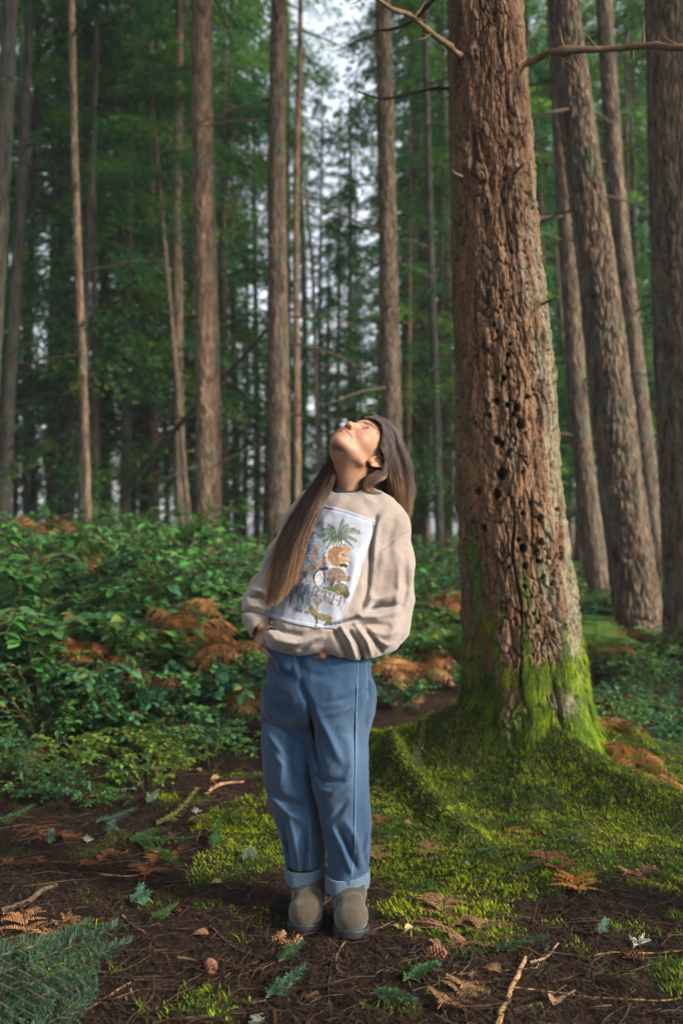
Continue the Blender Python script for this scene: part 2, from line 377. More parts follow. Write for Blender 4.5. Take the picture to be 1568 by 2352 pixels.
def crown_geo(seed, H, z0, Lmax, nb, per, size=1., shape=.8, droop=.35):
    rg = np.random.default_rng(seed); g = Geo()
    k = nb
    zb = z0+(H-z0)*np.sort(rg.random(k)**.9); az = rg.random(k)*2*np.pi
    frac = (zb-z0)/(H-z0)
    Lb = Lmax*np.clip(1-frac, .06, 1)**shape*(.55+.6*rg.random(k))*(.55+.45*sstep(0, .15, frac))
    for i in range(k):
        L = Lb[i]; a = az[i]; d = np.array([math.cos(a), math.sin(a), 0]); s = np.array([-d[1], d[0], 0])
        rise = rg.uniform(-.05, .30); t = np.linspace(0, 1, 6)[:, None]
        P = d*L*t+np.array([0, 0, 1])*(L*(rise*t-droop*t**2))+np.array([0, 0, zb[i]])
        tube(g, P, np.linspace(.014, .004, 6)*(L/2+.3), 3, (.035, .026, .018), cap=False)
        m = int(per*(.35+L/Lmax)); tt = .12+.9*rg.random(m)**.75
        w_ = rg.normal(0, 1, m)*L*.17*(1.15-tt*.75)
        base = d*L*tt[:, None]+s*w_[:, None]; z = zb[i]+L*(rise*tt-droop*tt**2)-np.abs(w_)*.28-rg.random(m)**2*.16*size+.02
        base[:, 2] = z
        yaw = a+np.sign(w_)*rg.uniform(.3, 1.1, m); dd = np.stack([np.cos(yaw), np.sin(yaw), rg.normal(-.35, .35, m)], -1); dd /= np.linalg.norm(dd, axis=1, keepdims=True)
        up = np.stack([rg.normal(0, .45, m), rg.normal(0, .45, m), np.ones(m)], -1); sd_ = np.cross(dd, up); sd_ /= np.linalg.norm(sd_, axis=1, keepdims=True)
        l = size*rg.uniform(.06, .15, m)[:, None]; q = size*rg.uniform(.010, .026, m)[:, None]
        V = np.stack([base, base+dd*l*.45+sd_*q, base+dd*l, base+dd*l*.45-sd_*q], 1)
        tone = rg.uniform(.6, 1.35); yel = rg.random() < .38
        c0 = np.array([.042, .148, .040]) if not yel else np.array([.105, .215, .032])
        c = c0*tone*rg.uniform(.6, 1.4, (m, 1))
        g.add(V.reshape(-1, 3), np.arange(m*4).reshape(-1, 4), None, np.repeat(c, 4, 0))
    return g
def trunk_pts(P0, P1, top_z, wob, rg, n=40):
    """line through two points continued up to top_z with small wobble"""
    P0 = np.array(P0); P1 = np.array(P1); d = (P1-P0)/(P1[2]-P0[2])
    z = np.linspace(P0[2], top_z, n); zz = z.copy()
    P = P0+d*(zz-P0[2])[:, None]
    lim = P1[2]; over = np.clip(z-lim, 0, None); P[:, :2] -= (d[:2]*over[:, None])*.8
    P[:, 0] += wob*np.sin(z*.7+rg.random()*6); P[:, 1] += wob*np.cos(z*.6+rg.random()*6)
    return P
def trunk_mesh(P, R, n, name, mat, parent, bark=.0, seed=0, fl=.35, sub=1):
    if sub > 1:
        P = spline(P, len(P)*sub); R = np.interp(np.linspace(0, 1, len(P)), np.linspace(0, 1, len(R)), R)
    m = len(P); a = np.linspace(0, 2*np.pi, n, endpoint=False); ca, sa = np.cos(a), np.sin(a)
    z = P[:, 2]-P[0, 2]
    RR = R[:, None]*(1+.05*noise3(ca[None]*1.3+seed, sa[None]*1.3, z[:, None]*.8))
    RR = RR+R[0]*fl*np.exp(-z[:, None]/.28)*(.6+.6*noise3(ca[None]*1.6+seed, sa[None]*1.6, 3.)+.2)
    if bark:
        circ = 2*np.pi*np.median(R); per = max(6, int(circ/.045))
        u = (a/(2*np.pi)*per)[None]+.7*noise3(ca[None]*4+seed, sa[None]*4, z[:, None]*5); v = z[:, None]*6.+.9*noise3(ca[None]*5, sa[None]*5+seed, z[:, None]*7)
        F1, F2, ID = worley2(u.astype(f32), v.astype(f32), per)
        RR = RR+bark*(sstep(0, .35, F2-F1)-.7+.4*ID)+bark*.6*fbm(ca[None]*R[0]*30, sa[None]*R[0]*30, z[:, None]*14, 3)
    V = np.stack([P[:, 0:1]+RR*ca[None], P[:, 1:2]+RR*sa[None], np.broadcast_to(P[:, 2:3], RR.shape)], -1).reshape(-1, 3)
    i = np.arange(m-1)[:, None]*n; j = np.arange(n)[None]; k = (j+1) % n
    Q = np.stack([i+j, i+k, i+n+k, i+n+j], -1).reshape(-1, 4)
    return mesh_np(name, V, Q, mat, parent)
def dead_limbs(root, P, R, rg, zr, k, lmin, lmax, col=(.055, .042, .03), nm='dead_branch', fwd=None):
    for i in range(k):
        z = rg.uniform(*zr); ii = np.argmin(np.abs(P[:, 2]-z)); c = P[ii]; r = R[ii]
        a = rg.uniform(0, 2*np.pi) if fwd is None else rg.choice([0, np.pi])+rg.normal(0, .5)
        L = rg.uniform(lmin, lmax); d = np.array([math.cos(a), math.sin(a), rg.uniform(-.35, .35)])
        pts = spline([c+d*r*.7, c+d*(r+L*.4)+[0, 0, -.03*L], c+d*(r+L*.75)+[0, 0, -.10*L], c+d*(r+L)+[0, 0, rg.uniform(-.3, .1)*L]], 8)
        g = Geo(); tube(g, pts, np.linspace(.010+.010*min(L, 1.), .003, 8), 5, col)
        for q in range(int(L*3)):
            j = rg.integers(2, 7); e = pts[j]; dd = np.array([rg.normal(), rg.normal(), rg.normal(-.2, .6)]); dd /= np.linalg.norm(dd)
            tube(g, spline([e, e+dd*L*.22], 3), np.linspace(.005, .0015, 3), 3, col, cap=False)
        g.build(nm, M_wood, root)

# crown prototypes (meshes shared by the copies)
LIBC = bpy.data.collections.new('unused')
CROWN = []
HEM = []
for s in range(3):
    g = crown_geo(140+s, 13.5, 1.3, 2.9, 80, 215, 1.15, .62, .42); o = g.build('crown', M_leaf, smooth=False); HEM.append(o.data); bpy.data.objects.remove(o)
for s, (H, z0, Lm, nb, per) in enumerate([(15, 2.6, 2.6, 92, 215), (18, 4.2, 2.5, 90, 210), (13, 1.9, 2.3, 88, 205), (20, 6.0, 2.6, 84, 210), (16, 3.2, 2.2, 92, 190)]):
    g = crown_geo(50+s, H, z0, Lm, nb, per); o = g.build('crown', M_leaf, smooth=False); CROWN.append((o.data, H)); bpy.data.objects.remove(o)
HIGH = []
for s in range(3):
    g = crown_geo(80+s, 9, .2, 2.9, 66, 180, 1.2); o = g.build('crown', M_leaf, smooth=False); HIGH.append(o.data); bpy.data.objects.remove(o)

def px_tree(name, label, top, base, Y, wtop, wbase, mat, seed, group=None, cat='tree', top_z=15, bark=0., n=28, limbs=0, sub=1, crown=True, zc=None, mids=None, m=46):
    """trunk passing through (px,py) top and base at distance Y; widths in photo px"""
    rg = np.random.default_rng(seed)
    pts = [at(base[0], base[1], Y)]+[at(q[0], q[1], Y) for q in (mids or [])]+[at(top[0], top[1], Y)]
    zg = float(gh(pts[0][0], Y))-.12
    a, b_ = pts[0], pts[1]; d0 = (b_-a)/(b_[2]-a[2]); P0 = a+d0*(zg-a[2])
    zk = [zg]+[q[2] for q in pts[1:]]; xk = [P0[0]]+[q[0] for q in pts[1:]]
    z = np.linspace(zg, top_z, m)
    sl = (xk[-1]-xk[-2])/(zk[-1]-zk[-2])
    x = np.where(z <= zk[-1], np.interp(z, zk, xk), xk[-1]+sl*(z-zk[-1])*.6)
    if len(zk) > 2:
        k = np.ones(5)/5; xp = np.pad(x, 2, mode='edge'); x = np.convolve(xp, k, 'valid'); 
    rb, rt = wbase/FP*Y/2, wtop/FP*Y/2
    R = np.interp(z, [zg, zk[-1], top_z], [rb, rt, rt*.45])
    P = np.stack([x+.5*rb*.12*np.sin(z*1.1+seed), np.full(m, Y)+.02*np.sin(z*.8+seed), z], -1)
    root = thing(name, label, cat, (P[0][0], Y, zg+.12), 0, group)
    off = np.array([P[0][0], Y, zg+.12])
    trunk_mesh(P-off, R, n, 'trunk', mat, root, bark, seed, sub=sub)
    if limbs: dead_limbs(root, P-off, R, rg, (max(1.2, zg+1.), min(top_z-1, zk[-1]+.5)), limbs*2, .3, 1.5)
    if crown:
        me = HIGH[seed % 3]; c = bpy.data.objects.new('crown', me); COL.objects.link(c); c.parent = root
        i = -1; zz = top_z-5.6 if zc is None else zc; j = np.argmin(np.abs(P[:, 2]-zz))
        c.location = (P[j][0]-off[0], P[j][1]-off[1], zz-off[2]); c.rotation_euler = (0, 0, seed*1.7); 
        s = (top_z-zz+.5)/9; c.scale = (max(s, .8)*.8, max(s, .8)*.8, s)
    return root
G1 = 'tall conifers standing around the clearing'
PT = px_tree
PT('fir_tree', 'tall leaning grey trunk at the left edge, dark beside two thin dark trunks', (72, 0), (8, 1190), 17, 19, 34, M_bark_grey, 1, limbs=3)
PT('fir_tree', 'dark trunk cut by the left frame edge, leaning right above', (24, 0), (-22, 1000), 13, 34, 40, M_bark_grey, 2)
PT('fir_tree', 'narrow near-black trunk between the leaning left trunk and its thicker dark neighbour', (50, 0), (36, 1190), 22, 9, 13, M_bark_grey, 3)
PT('fir_tree', 'dark straight trunk fourth from the left edge, rusty bracken at its foot', (92, 0), (70, 1200), 20, 13, 22, M_bark_grey, 4, mids=[(64, 800)], limbs=4)
PT('fir_tree', 'slim warm brown trunk rising from the left undergrowth near brown bracken', (165, 0), (206, 1285), 12.5, 15, 20, M_bark_warm, 5, mids=[(176, 500)], limbs=2)
PT('fir_tree', 'grey green trunk leaning right, just behind the slim warm brown left trunk', (196, 300), (154, 1233), 19, 16, 30, M_bark_grey, 6)
PT('fir_tree', 'dark trunk hidden half behind the slim warm brown left trunk', (214, 330), (186, 1200), 17, 14, 20, M_bark_grey, 7, mids=[(196, 700)], limbs=5)
PT('fir_tree', 'straight brown trunk crossed by a thin pale stem, left of the broad warm trunk', (413, 0), (416, 1252), 17, 18, 30, M_bark, 8, mids=[(403, 400), (404, 850)], limbs=4)
PT('slender_tree', 'thin pale curving stem crossing in front of the straight brown trunk', (345, 180), (440, 1255), 15.5, 6, 15, M_bark, 9, mids=[(362, 380), (388, 640), (414, 925), (430, 1080)], top_z=8.6, n=14, zc=6)
PT('fir_tree', 'broad warm lit trunk standing left of the woman, orange brown bark', (463, 0), (484, 1296), 14, 45, 60, M_bark_warm, 10, mids=[(468, 480), (474, 852)], bark=.010, n=150, sub=12, limbs=4)
PT('fir_tree', 'straight dark brown trunk directly behind the woman\'s long hair', (638, 0), (640, 1235), 13.5, 35, 54, M_bark, 11, mids=[(638, 407), (635, 852)], bark=.009, n=130, sub=10, limbs=5)
PT('slender_tree', 'thin tan trunk just right of the dark trunk behind the woman', (690, 0), (682, 1210), 15, 11, 21, M_bark_warm, 12, mids=[(680, 222), (675, 555), (679, 815)], limbs=2)
PT('slender_tree', 'very thin pale pole leaning left between two tan trunks above the woman', (700, 426), (736, 1210), 17, 6, 12, M_bark, 13, mids=[(717, 574), (729, 740)], top_z=7.2, n=12, crown=False)
PT('fir_tree', 'straight grey brown trunk rising above the woman\'s head', (880, 0), (908, 1260), 13, 35, 52, M_bark, 14, mids=[(886, 407), (893, 852)], bark=.009, n=130, sub=10, limbs=4)
PT('slender_tree', 'slim dark trunk between the woman and the big bark trunk', (974, 0), (1013, 1310), 16, 14, 22, M_bark_grey, 15, mids=[(985, 500), (998, 900)], limbs=5)
PT('fir_tree', 'large leaning brown trunk right of the big mossy tree, left side in shade', (1294, 0), (1472, 1470), 9.3, 68, 108, M_bark, 16, mids=[(1313, 185), (1338, 463), (1357, 667), (1380, 852), (1420, 1104)], bark=.014, n=220, sub=14, limbs=3, m=50)
PT('fir_tree', 'narrower leaning trunk close behind the large leaning brown trunk', (1383, 0), (1510, 1320), 13, 35, 44, M_bark, 17, mids=[(1405, 333), (1422, 592), (1442, 852), (1468, 1100)], bark=.009, n=110, sub=10, limbs=3)
PT('slender_tree', 'thin dark stem between the leaning trunks and the right edge trunk', (1440, 100), (1492, 1240), 17, 7, 12, M_bark_grey, 18, mids=[(1450, 407), (1461, 592)], limbs=3)
PT('slender_tree', 'thin pale stem nearest the right edge trunk', (1470, 500), (1503, 1300), 19, 8, 12, M_bark, 19, crown=False, top_z=9)
PT('fir_tree', 'massive dark ridged trunk cut by the right frame edge', (1530, 0), (1588, 1480), 8.3, 106, 118, M_bark, 20, mids=[(1541, 259), (1557, 555), (1568, 852)], bark=.015, n=240, sub=14, m=50)
PT('fir_tree', 'shaded trunk seen between the big mossy tree and the large leaning one', (1290, 400), (1374, 1340), 12, 36, 50, M_bark, 21, mids=[(1332, 1000)], bark=.009, n=110, sub=10, limbs=5)
PT('slender_tree', 'thin pale stem slanting beside the big mossy tree\'s right side', (1285, 700), (1345, 1310), 15, 9, 14, M_bark, 22, crown=False, top_z=6)

# leaning dead pole caught in the trees on the left
p = spline([at(280, 1130, 15), at(440, 945, 14.5), at(560, 818, 14.2), at(620, 748, 14)], 14)
g = Geo(); tube(g, p-p[0], np.linspace(.05, .025, 14), 8, (.03, .022, .016)); 
r = thing('fallen_pole', 'thin dark dead trunk leaning diagonally behind the broad warm trunk', 'dead tree', p[0]); g.build('trunk', M_wood, r)

# filler conifers behind: shared meshes, one thing each
rg = np.random.default_rng(77)
fill_tr = []
for s in range(5):
    me_d, H = CROWN[s]; P = np.stack([.06*np.sin(np.linspace(0, 5, 26)+s), .05*np.cos(np.linspace(0, 4, 26)), np.linspace(-.2, H-.3, 26)], -1)
    P[:, :2] -= P[0, :2]
    o = trunk_mesh(P, np.linspace(.14, .02, 26), 14, 'trunk', [M_bark, M_bark_grey, M_bark_warm][s % 3], None, 0, s); fill_tr.append(o.data); bpy.data.objects.remove(o)
pole_tr = []
for s in range(4):
    P = np.stack([.10*np.sin(np.linspace(0, 5+s, 30)+s), .06*np.cos(np.linspace(0, 4, 30)), np.linspace(-.2, 17, 30)], -1); P[:, :2] -= P[0, :2]
    o = trunk_mesh(P, np.linspace(.15, .05, 30), 12, 'trunk', [M_bark, M_bark_grey, M_bark_warm, M_bark][s], None, 0, 9+s); pole_tr.append(o.data); bpy.data.objects.remove(o)
POLE_LIMB = []
for s in range(5):
    g = Geo(); rr = np.random.default_rng(s+300); L = rr.uniform(.6, 1.5)
    P = spline([[0, 0, 0], [L*.4, .02, .05], [L*.75, .06, -.05], [L, .1, rr.uniform(-.3, .1)]], 8); tube(g, P, np.linspace(.022, .004, 8), 4, (.04, .03, .022))
    for q in range(4):
        j = rr.integers(2, 7); dd = rr.normal(0, 1, 3); dd /= np.linalg.norm(dd); tube(g, spline([P[j], P[j]+dd*.15, P[j]+dd*.32], 4), np.linspace(.008, .002, 4), 3, (.04, .03, .022), cap=False)
    o = g.build('dead_branch', M_wood); POLE_LIMB.append(o.data); bpy.data.objects.remove(o)
def filler(x, y, s, sc, rz, lab, grp, tr_only=False, tilt=0.):
    z = float(gh(x, y)); root = thing('conifer_tree', lab, 'tree', (x, y, z), rz, grp); root.scale = (sc, sc, sc); root.rotation_euler = (tilt, tilt*.5, rz)
    o = bpy.data.objects.new('trunk', pole_tr[s % 4] if tr_only else fill_tr[s % 5]); COL.objects.link(o); o.parent = root
    c = bpy.data.objects.new('crown', HIGH[s % 3] if tr_only else CROWN[s % 5][0]); COL.objects.link(c); c.parent = root
    if tr_only and y > 0 and abs(x/y) < .5 and 640 < 784+x/y*FP < 900: c.scale = (.42, .42, .75); c.location = (0, 0, 9.4); return
    if tr_only: c.location = (0, 0, 9)
    if tr_only and y > 0:
        for q in range(6):
            d = bpy.data.objects.new('dead_branch', POLE_LIMB[(q+s) % 5]); COL.objects.link(d); d.parent = root; d.location = (0, 0, rg.uniform(1.8, 8.5)); d.rotation_euler = (0, 0, rg.uniform(0, 6.28))
side = [(px, y) for px, y in zip(np.concatenate([np.linspace(-1900, -140, 26), np.linspace(1720, 3300, 22)]), np.tile([13., 24., 17., 31., 20., 27.], 8))]
for i, (px, y) in enumerate(side):
    if (px-784)/FP*y > 9 and y < 14: continue
    filler((px-784)/FP*y, y+rg.uniform(-1.5, 1.5), i, rg.uniform(.85, 1.1), rg.random()*6.28, 'leafy conifer of the same wood beyond the edge of the picture', 'conifers beyond the picture edges', i % 3 == 0)
leafy_gap = [(738, 27, 3, .66), (812, 31, 3, .74), (668, 30, 3, .8), (775, 36, 3, .8)]
# (photo px, distance, proto, scale): leafy young conifers whose crowns fill the picture behind the trunks
leafy = [(120, 21, 0, .9), (285, 20, 2, .95), (340, 22, 0, .95), (240, 23, 1, 1.), (545, 21, 2, .78), (-60, 19, 4, .9),
         (760, 24, 2, .66), (800, 20, 4, .50), (970, 22, 0, .80), (1250, 18, 2, .72), (1330, 25, 0, .9), (1450, 21, 4, .9), (1560, 19, 2, .9), (1640, 24, 0, .9)]
for i, (px, y, s, sc) in enumerate(leafy+leafy_gap):
    filler((px-784)/FP*y, y, s, sc, rg.random()*6.28, 'leafy green conifer with low drooping boughs behind the bare trunks', 'leafy conifers behind the bare trunks')
for i, (px, y, sc) in enumerate([(215, 18, .95), (290, 18.5, 1.1), (355, 19, 1.1), (330, 24, 1.2), (140, 23, 1.05), (60, 26, 1.1), (-30, 24, 1.), (120, 28, 1.2), (250, 30, 1.2), (430, 21, 1.05), (520, 19, .95), (590, 23, .92), (560, 31, 1.1), (650, 27, .62), (770, 18, .50), (755, 30, .60), (830, 24, .55), (935, 17, .78), (965, 26, 1.05), (1010, 19, .95), (1090, 24, 1.1),
                                  (1215, 16, .85), (1250, 22, 1.), (1180, 29, 1.2), (1330, 28, 1.1), (1430, 17, .9), (1490, 23, 1.05), (1545, 16, .9), (1410, 32, 1.2), (1620, 20, 1.), (480, 36, 1.2), (690, 38, .6), (1020, 37, 1.2), (200, 38, 1.3)]):
    x = (px-784)/FP*y; root = thing('hemlock_tree', 'soft green hemlock with boughs down to head height among the bare trunks', 'tree', (x, y, float(gh(x, y))), i*2.3, 'soft green hemlocks among the bare trunks'); root.scale = (sc, sc, sc)
    o = bpy.data.objects.new('trunk', fill_tr[i % 5]); COL.objects.link(o); o.parent = root; o.scale = (.7, .7, .85)
    o = bpy.data.objects.new('crown', HEM[i % 3]); COL.objects.link(o); o.parent = root
for i in range(20):      # second rank
    y = rg.uniform(28, 50); px = rg.uniform(-60, 1640)
    sc = rg.uniform(.8, 1.15)
    if 620 < px < 900: sc *= .5
    if 700 < px < 850: continue
    filler((px-784)/FP*y, y, int(rg.integers(5)), sc, rg.random()*6.28, 'small looking far conifer deep in the forest background', 'far conifers deep in the forest')
for i in range(60):      # bare poles between
    y = rg.uniform(20, 42); px = rg.uniform(-40, 1620)
    if 690 < px < 860 and i % 3: continue
    filler((px-784)/FP*y, y, int(rg.integers(12)), rg.uniform(.8, 1.15), rg.random()*6.28, 'distant bare pole trunk among the background trees', 'distant bare pole trunks', True, rg.normal(0, .02))
# ------------------------------------------------------------------ the big mossy tree
def big_tree():
    Yc = 5.15
    ys = np.array([-900, -300, 0, 200, 400, 600, 700, 900, 1100, 1300, 1400, 1500, 1600, 1660, 1700, 1740, 1790, 1850])
    lx = np.array([1010, 1022, 1028, 1031, 1036, 1038, 1040, 1046, 1048, 1058, 1062, 1064, 1062, 1052, 1038, 1012, 975, 930])
    rx = np.array([1120, 1172, 1196, 1210, 1225, 1240, 1252, 1272, 1285, 1308, 1325, 1335, 1348, 1362, 1385, 1405, 1430, 1460])
    nz, na = 1150, 460
    z = np.linspace(-.12, 8.2, nz); py = 1215-(z-CAMZ)*FP/Yc
    # concentrate rows on the visible part
    z = np.concatenate([np.linspace(-.12, 4.15, 1050), np.linspace(4.16, 9., 100)]); py = 1215-(z-CAMZ)*FP/Yc
    L = np.interp(py, ys, lx); Rr = np.interp(py, ys, rx)
    k = np.ones(31)/31; sm = lambda a: np.convolve(np.pad(a, 15, mode='edge'), k, 'valid')
    L, Rr = sm(L), sm(Rr)
    cx = ((L+Rr)/2-784)/FP*Yc; rad = (Rr-L)/2/FP*Yc
    a = np.linspace(0, 2*np.pi, na, endpoint=False); ca, sa = np.cos(a)[None], np.sin(a)[None]; Z = z[:, None]
    ZZ = np.broadcast_to(Z, (len(z), na))
    x0 = rad[:, None]*ca; y0 = rad[:, None]*sa
    # buttress folds growing downward
    lob = .5*np.sin(a*7+1.3+.5*np.sin(z[:, None]*2))+.35*np.sin(a*11+.4-.8*z[:, None])
    R = rad[:, None]*(1+.03*noise3(ca*1.5, sa*1.5, Z*.9))+.035*lob*sstep(1.7, .1, Z)*1.0
    # furrows: long wandering vertical grooves, deeper low down
    wv = 1.1*noise3(ca*1.4+4, sa*1.4, Z*.85)+.35*noise3(ca*4, sa*4+3, Z*3)
    fr = np.abs(np.sin(a*5.5+wv*2.3)); groove = sstep(.22, 0., fr)*sstep(.0, .3, noise3(ca*2.3, sa*2.3, Z*2.1+7)+.12*sstep(2., .5, Z))
    R = R-groove*(.018+.034*sstep(2.8, .3, Z))
    # plates
    per = 26
    u = a[None]/(2*np.pi)*per+.8*noise3(ca*5, sa*5, Z*5)+.25*noise3(ca*14, sa*14, Z*16); v = Z*7.4+1.0*noise3(ca*4, sa*4+9, Z*5)+.3*noise3(ca*13, sa*13+9, Z*15)
    F1, F2, ID = worley2(u.astype(f32), v.astype(f32), per)
    crack = sstep(.16, 0, F2-F1)
    msk = sstep(-.35, .25, noise3(ca*2.3, sa*2.3, Z*1.6+2))
    per2 = 64
    u2 = a[None]/(2*np.pi)*per2+.6*noise3(ca*9, sa*9, Z*12); v2 = Z*26+.8*noise3(ca*9, sa*9+3, Z*12)
    G1_, G2_, ID2 = worley2(u2.astype(f32), v2.astype(f32), per2, 8)
    R = R+.014*(ID-.5)*msk-.017*crack*(.22+.78*msk)+.0045*(ID2-.5)-.004*sstep(.2, 0, G2_-G1_)+.016*fbm(ca*6, sa*6, Z*5, 4)+.007*fbm(ca*24, sa*24, Z*24, 4)
    # woodpecker / insect holes: (photo px, py, radius px)
    holes = [(1155, 868, 7), (1165, 815, 6), (1140, 760, 5), (1210, 912, 5), (1258, 806, 4), (1187, 937, 10), (1140, 922, 8), (1163, 930, 6), (1195, 975, 11), (1180, 950, 7), (1138, 1012, 10), (1150, 1020, 8), (1170, 1035, 6), (1200, 1085, 5),
             (1138, 1135, 12), (1150, 1090, 13), (1095, 1130, 9), (1200, 1180, 6), (1243, 1193, 9), (1242, 1245, 8), (1232, 1270, 8), (1200, 1260, 10), (1190, 1240, 6), (1205, 1300, 7), (1247, 1327, 6), (1270, 1340, 7), (1258, 1280, 6), (1235, 1430, 5), (1205, 1348, 6), (1224, 1505, 5), (1236, 1290, 6), (1110, 1215, 8), (1085, 1200, 7),
             (1148, 705, 5), (1133, 745, 5), (1165, 845, 5), (1220, 1370, 4), (1225, 1410, 4), (1279, 1170, 5), (1225, 895, 4), (1150, 880, 5), (1123, 955, 6), (1170, 790, 5)]
    X = cx[:, None]+R*ca; Yv = Yc+R*sa
    PX = 784+X/Yv*FP; PY = 1215-(ZZ-CAMZ)/Yv*FP
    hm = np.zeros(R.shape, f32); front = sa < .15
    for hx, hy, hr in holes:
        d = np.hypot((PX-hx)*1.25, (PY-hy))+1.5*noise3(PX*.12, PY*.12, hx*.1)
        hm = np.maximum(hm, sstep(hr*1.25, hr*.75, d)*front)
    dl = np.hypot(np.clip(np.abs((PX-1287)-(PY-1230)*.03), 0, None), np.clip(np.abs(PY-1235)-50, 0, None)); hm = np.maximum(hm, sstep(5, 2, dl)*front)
    pit = sstep(.25, .5, noise3(ca*7+2, sa*7, Z*8))*sstep(2.9, 2.2, Z)*sstep(.4, .9, Z)*front*.35
    R = R-.040*hm-.014*pit
    # knots where boughs broke off
    for kx, ky, kr in [(1105, 395, 22), (1180, 390, 16), (1090, 120, 20), (1145, 705, 14), (1240, 690, 13), (1305, 760, 10)]:
        d = np.hypot(PX-kx, PY-ky); R = R+.016*sstep(kr, kr*.3, d)*front-.01*sstep(kr*.35, 0, d)*front
    X = cx[:, None]+R*ca; Yv = Yc+R*sa
    V = np.stack([X, Yv, ZZ], -1).reshape(-1, 3)
    # colours: brown flaky bark, crevices and holes darker, lichen to the right, moss film low and in old wounds
    n1 = fbm(ca*5, sa*5, Z*4, 4); n2 = fbm(ca*2.2+5, sa*2.2, Z*1.5, 4); n3 = fbm(ca*22, sa*22, Z*22, 3)
    def mixc(c, d, k): return c*(1-k[..., None])+np.array(d)*k[..., None]
    col = np.zeros(R.shape+(3,))+np.array([.112, .062, .034])
    col = mixc(col, [.142, .084, .050], sstep(0, .5, ID-.3+n1*.4))
    col = mixc(col, [.065, .033, .019], sstep(.1, .6, n2+.2*n3))
    red = sstep(.1, .5, noise3(ca*6+9, sa*6, Z*7)+.3*n3)*sstep(2.7, 2.0, Z)*sstep(.3, .8, Z)
    col = mixc(col, [.21, .095, .040], red*.45)
    col = mixc(col, [.028, .016, .010], np.clip(crack*(.3+.55*msk)+groove*.5+sstep(.2, 0, G2_-G1_)*.25, 0, 1))
    lich = sstep(-.15, .55, ca-.35+n1*.9)*sstep(-.3, .4, n3+.15)*front
    col = mixc(col, [.165, .17, .12], np.clip(lich*.75*sstep(3.6, 1.9, Z)+.35*sstep(.25, .6, n3)*sstep(.0, .4, n2)*sstep(2.0, .8, Z), 0, 1))
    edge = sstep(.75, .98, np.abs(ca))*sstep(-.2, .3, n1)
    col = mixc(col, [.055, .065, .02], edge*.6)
    mo = np.clip(sstep(.62, .25, Z+.35*n1+.2*n3)+.8*sstep(.35, .6, n2+.3*n3-.2*sstep(0, 1, sa+.5))*sstep(3, 1, Z)*(ca < .3), 0, 1)
    col = mixc(col, [.045, .070, .012], mo)
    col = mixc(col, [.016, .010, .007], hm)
    mt = attr_mat('big_tree_bark', rough=.9, spec=.2, nscale=70, namp=.32, bump=.7, bscale=160, dist=.006)
    i = np.arange(len(z)-1)[:, None]*na; j = np.arange(na)[None]; kk = (j+1) % na
    Q = np.stack([i+j, i+kk, i+na+kk, i+na+j], -1).reshape(-1, 4)
    off = np.array([cx[30], Yc, 0.])
    root = thing('big_fir_tree', 'huge rugged brown trunk riddled with holes, base wrapped in bright green moss', 'tree', off)
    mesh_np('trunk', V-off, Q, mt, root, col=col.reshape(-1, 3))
    # hanging moss on the base: blades rooted on the bark
    rg = np.random.default_rng(5); n = 150000
    zi = rg.integers(0, 300, n); ai = rg.integers(0, na, n); ok = sa[0, ai] < .45; zi, ai = zi[ok], ai[ok]; n = len(zi)
    px, py_ = PX[zi, ai], PY[zi, ai]; zz = ZZ[zi, ai]
    mk = sstep(.66, .36, zz+.34*fbm(ca[0, ai]*4, sa[0, ai]*4, zz*4, 3)+.04*rg.normal(0, 1, n))
    # bare brown strip in the middle front, bright lobes right
    bare = np.exp(-(((px-1175)/30)**2+((py_-1650)/70)**2)); bare2 = np.exp(-(((px-1290)/45)**2+((py_-1610)/45)**2)); mk = mk*(1-.98*np.clip(bare*1.3, 0, 1))*(1-np.clip(bare2*1.4, 0, 1))
    patch = lambda x_, y_, rx_, ry_: sstep(1, .6, np.hypot((px-x_)/rx_, (py_-y_)/ry_)+.25*rg.normal(0, .4, n))
    mk = np.maximum(mk, patch(1253, 1545, 22, 32)); mk = np.maximum(mk, patch(1358, 1660, 12, 48)); mk = np.maximum(mk, patch(1120, 1580, 28, 26)*.8); mk = np.maximum(mk, patch(1122, 1435, 14, 20)*.6); mk = np.maximum(mk, patch(1150, 1560, 60, 40)*.25)
    mk = np.maximum(mk, patch(1090, 1500, 30, 60)*.25)
    keep = rg.random(n) < mk; zi, ai = zi[keep], ai[keep]; n = len(zi)
    Pm = V.reshape(len(z), na, 3)[zi, ai]-off
    nr = np.stack([ca[0, ai], sa[0, ai], np.full(n, .25)], -1); nr /= np.linalg.norm(nr, axis=1, keepdims=True)
    hangf = fbm(ca[0, ai]*6, sa[0, ai]*6, Pm[:, 2]*3, 2)
    Lb = (.010+.022*rg.random(n))*(.8+.8*sstep(-.2, .4, hangf)); Wb = .0012+.0012*rg.random(n)
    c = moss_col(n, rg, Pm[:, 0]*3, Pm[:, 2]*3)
    bright = sstep(1180, 1330, PX[zi, ai])[:, None]; c = c*(.65+.55*bright)*np.array([.85, 1., 1.])+np.array([.02, .018, 0])*bright  # sunlit right flank painted in: moss colour brightens toward the right
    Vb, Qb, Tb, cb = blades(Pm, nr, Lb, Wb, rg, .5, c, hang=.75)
    o = mesh_np('moss', Vb, [Qb, Tb], M_moss, root, col=cb, smooth=False); o['label'] = 'shaggy bright green moss'
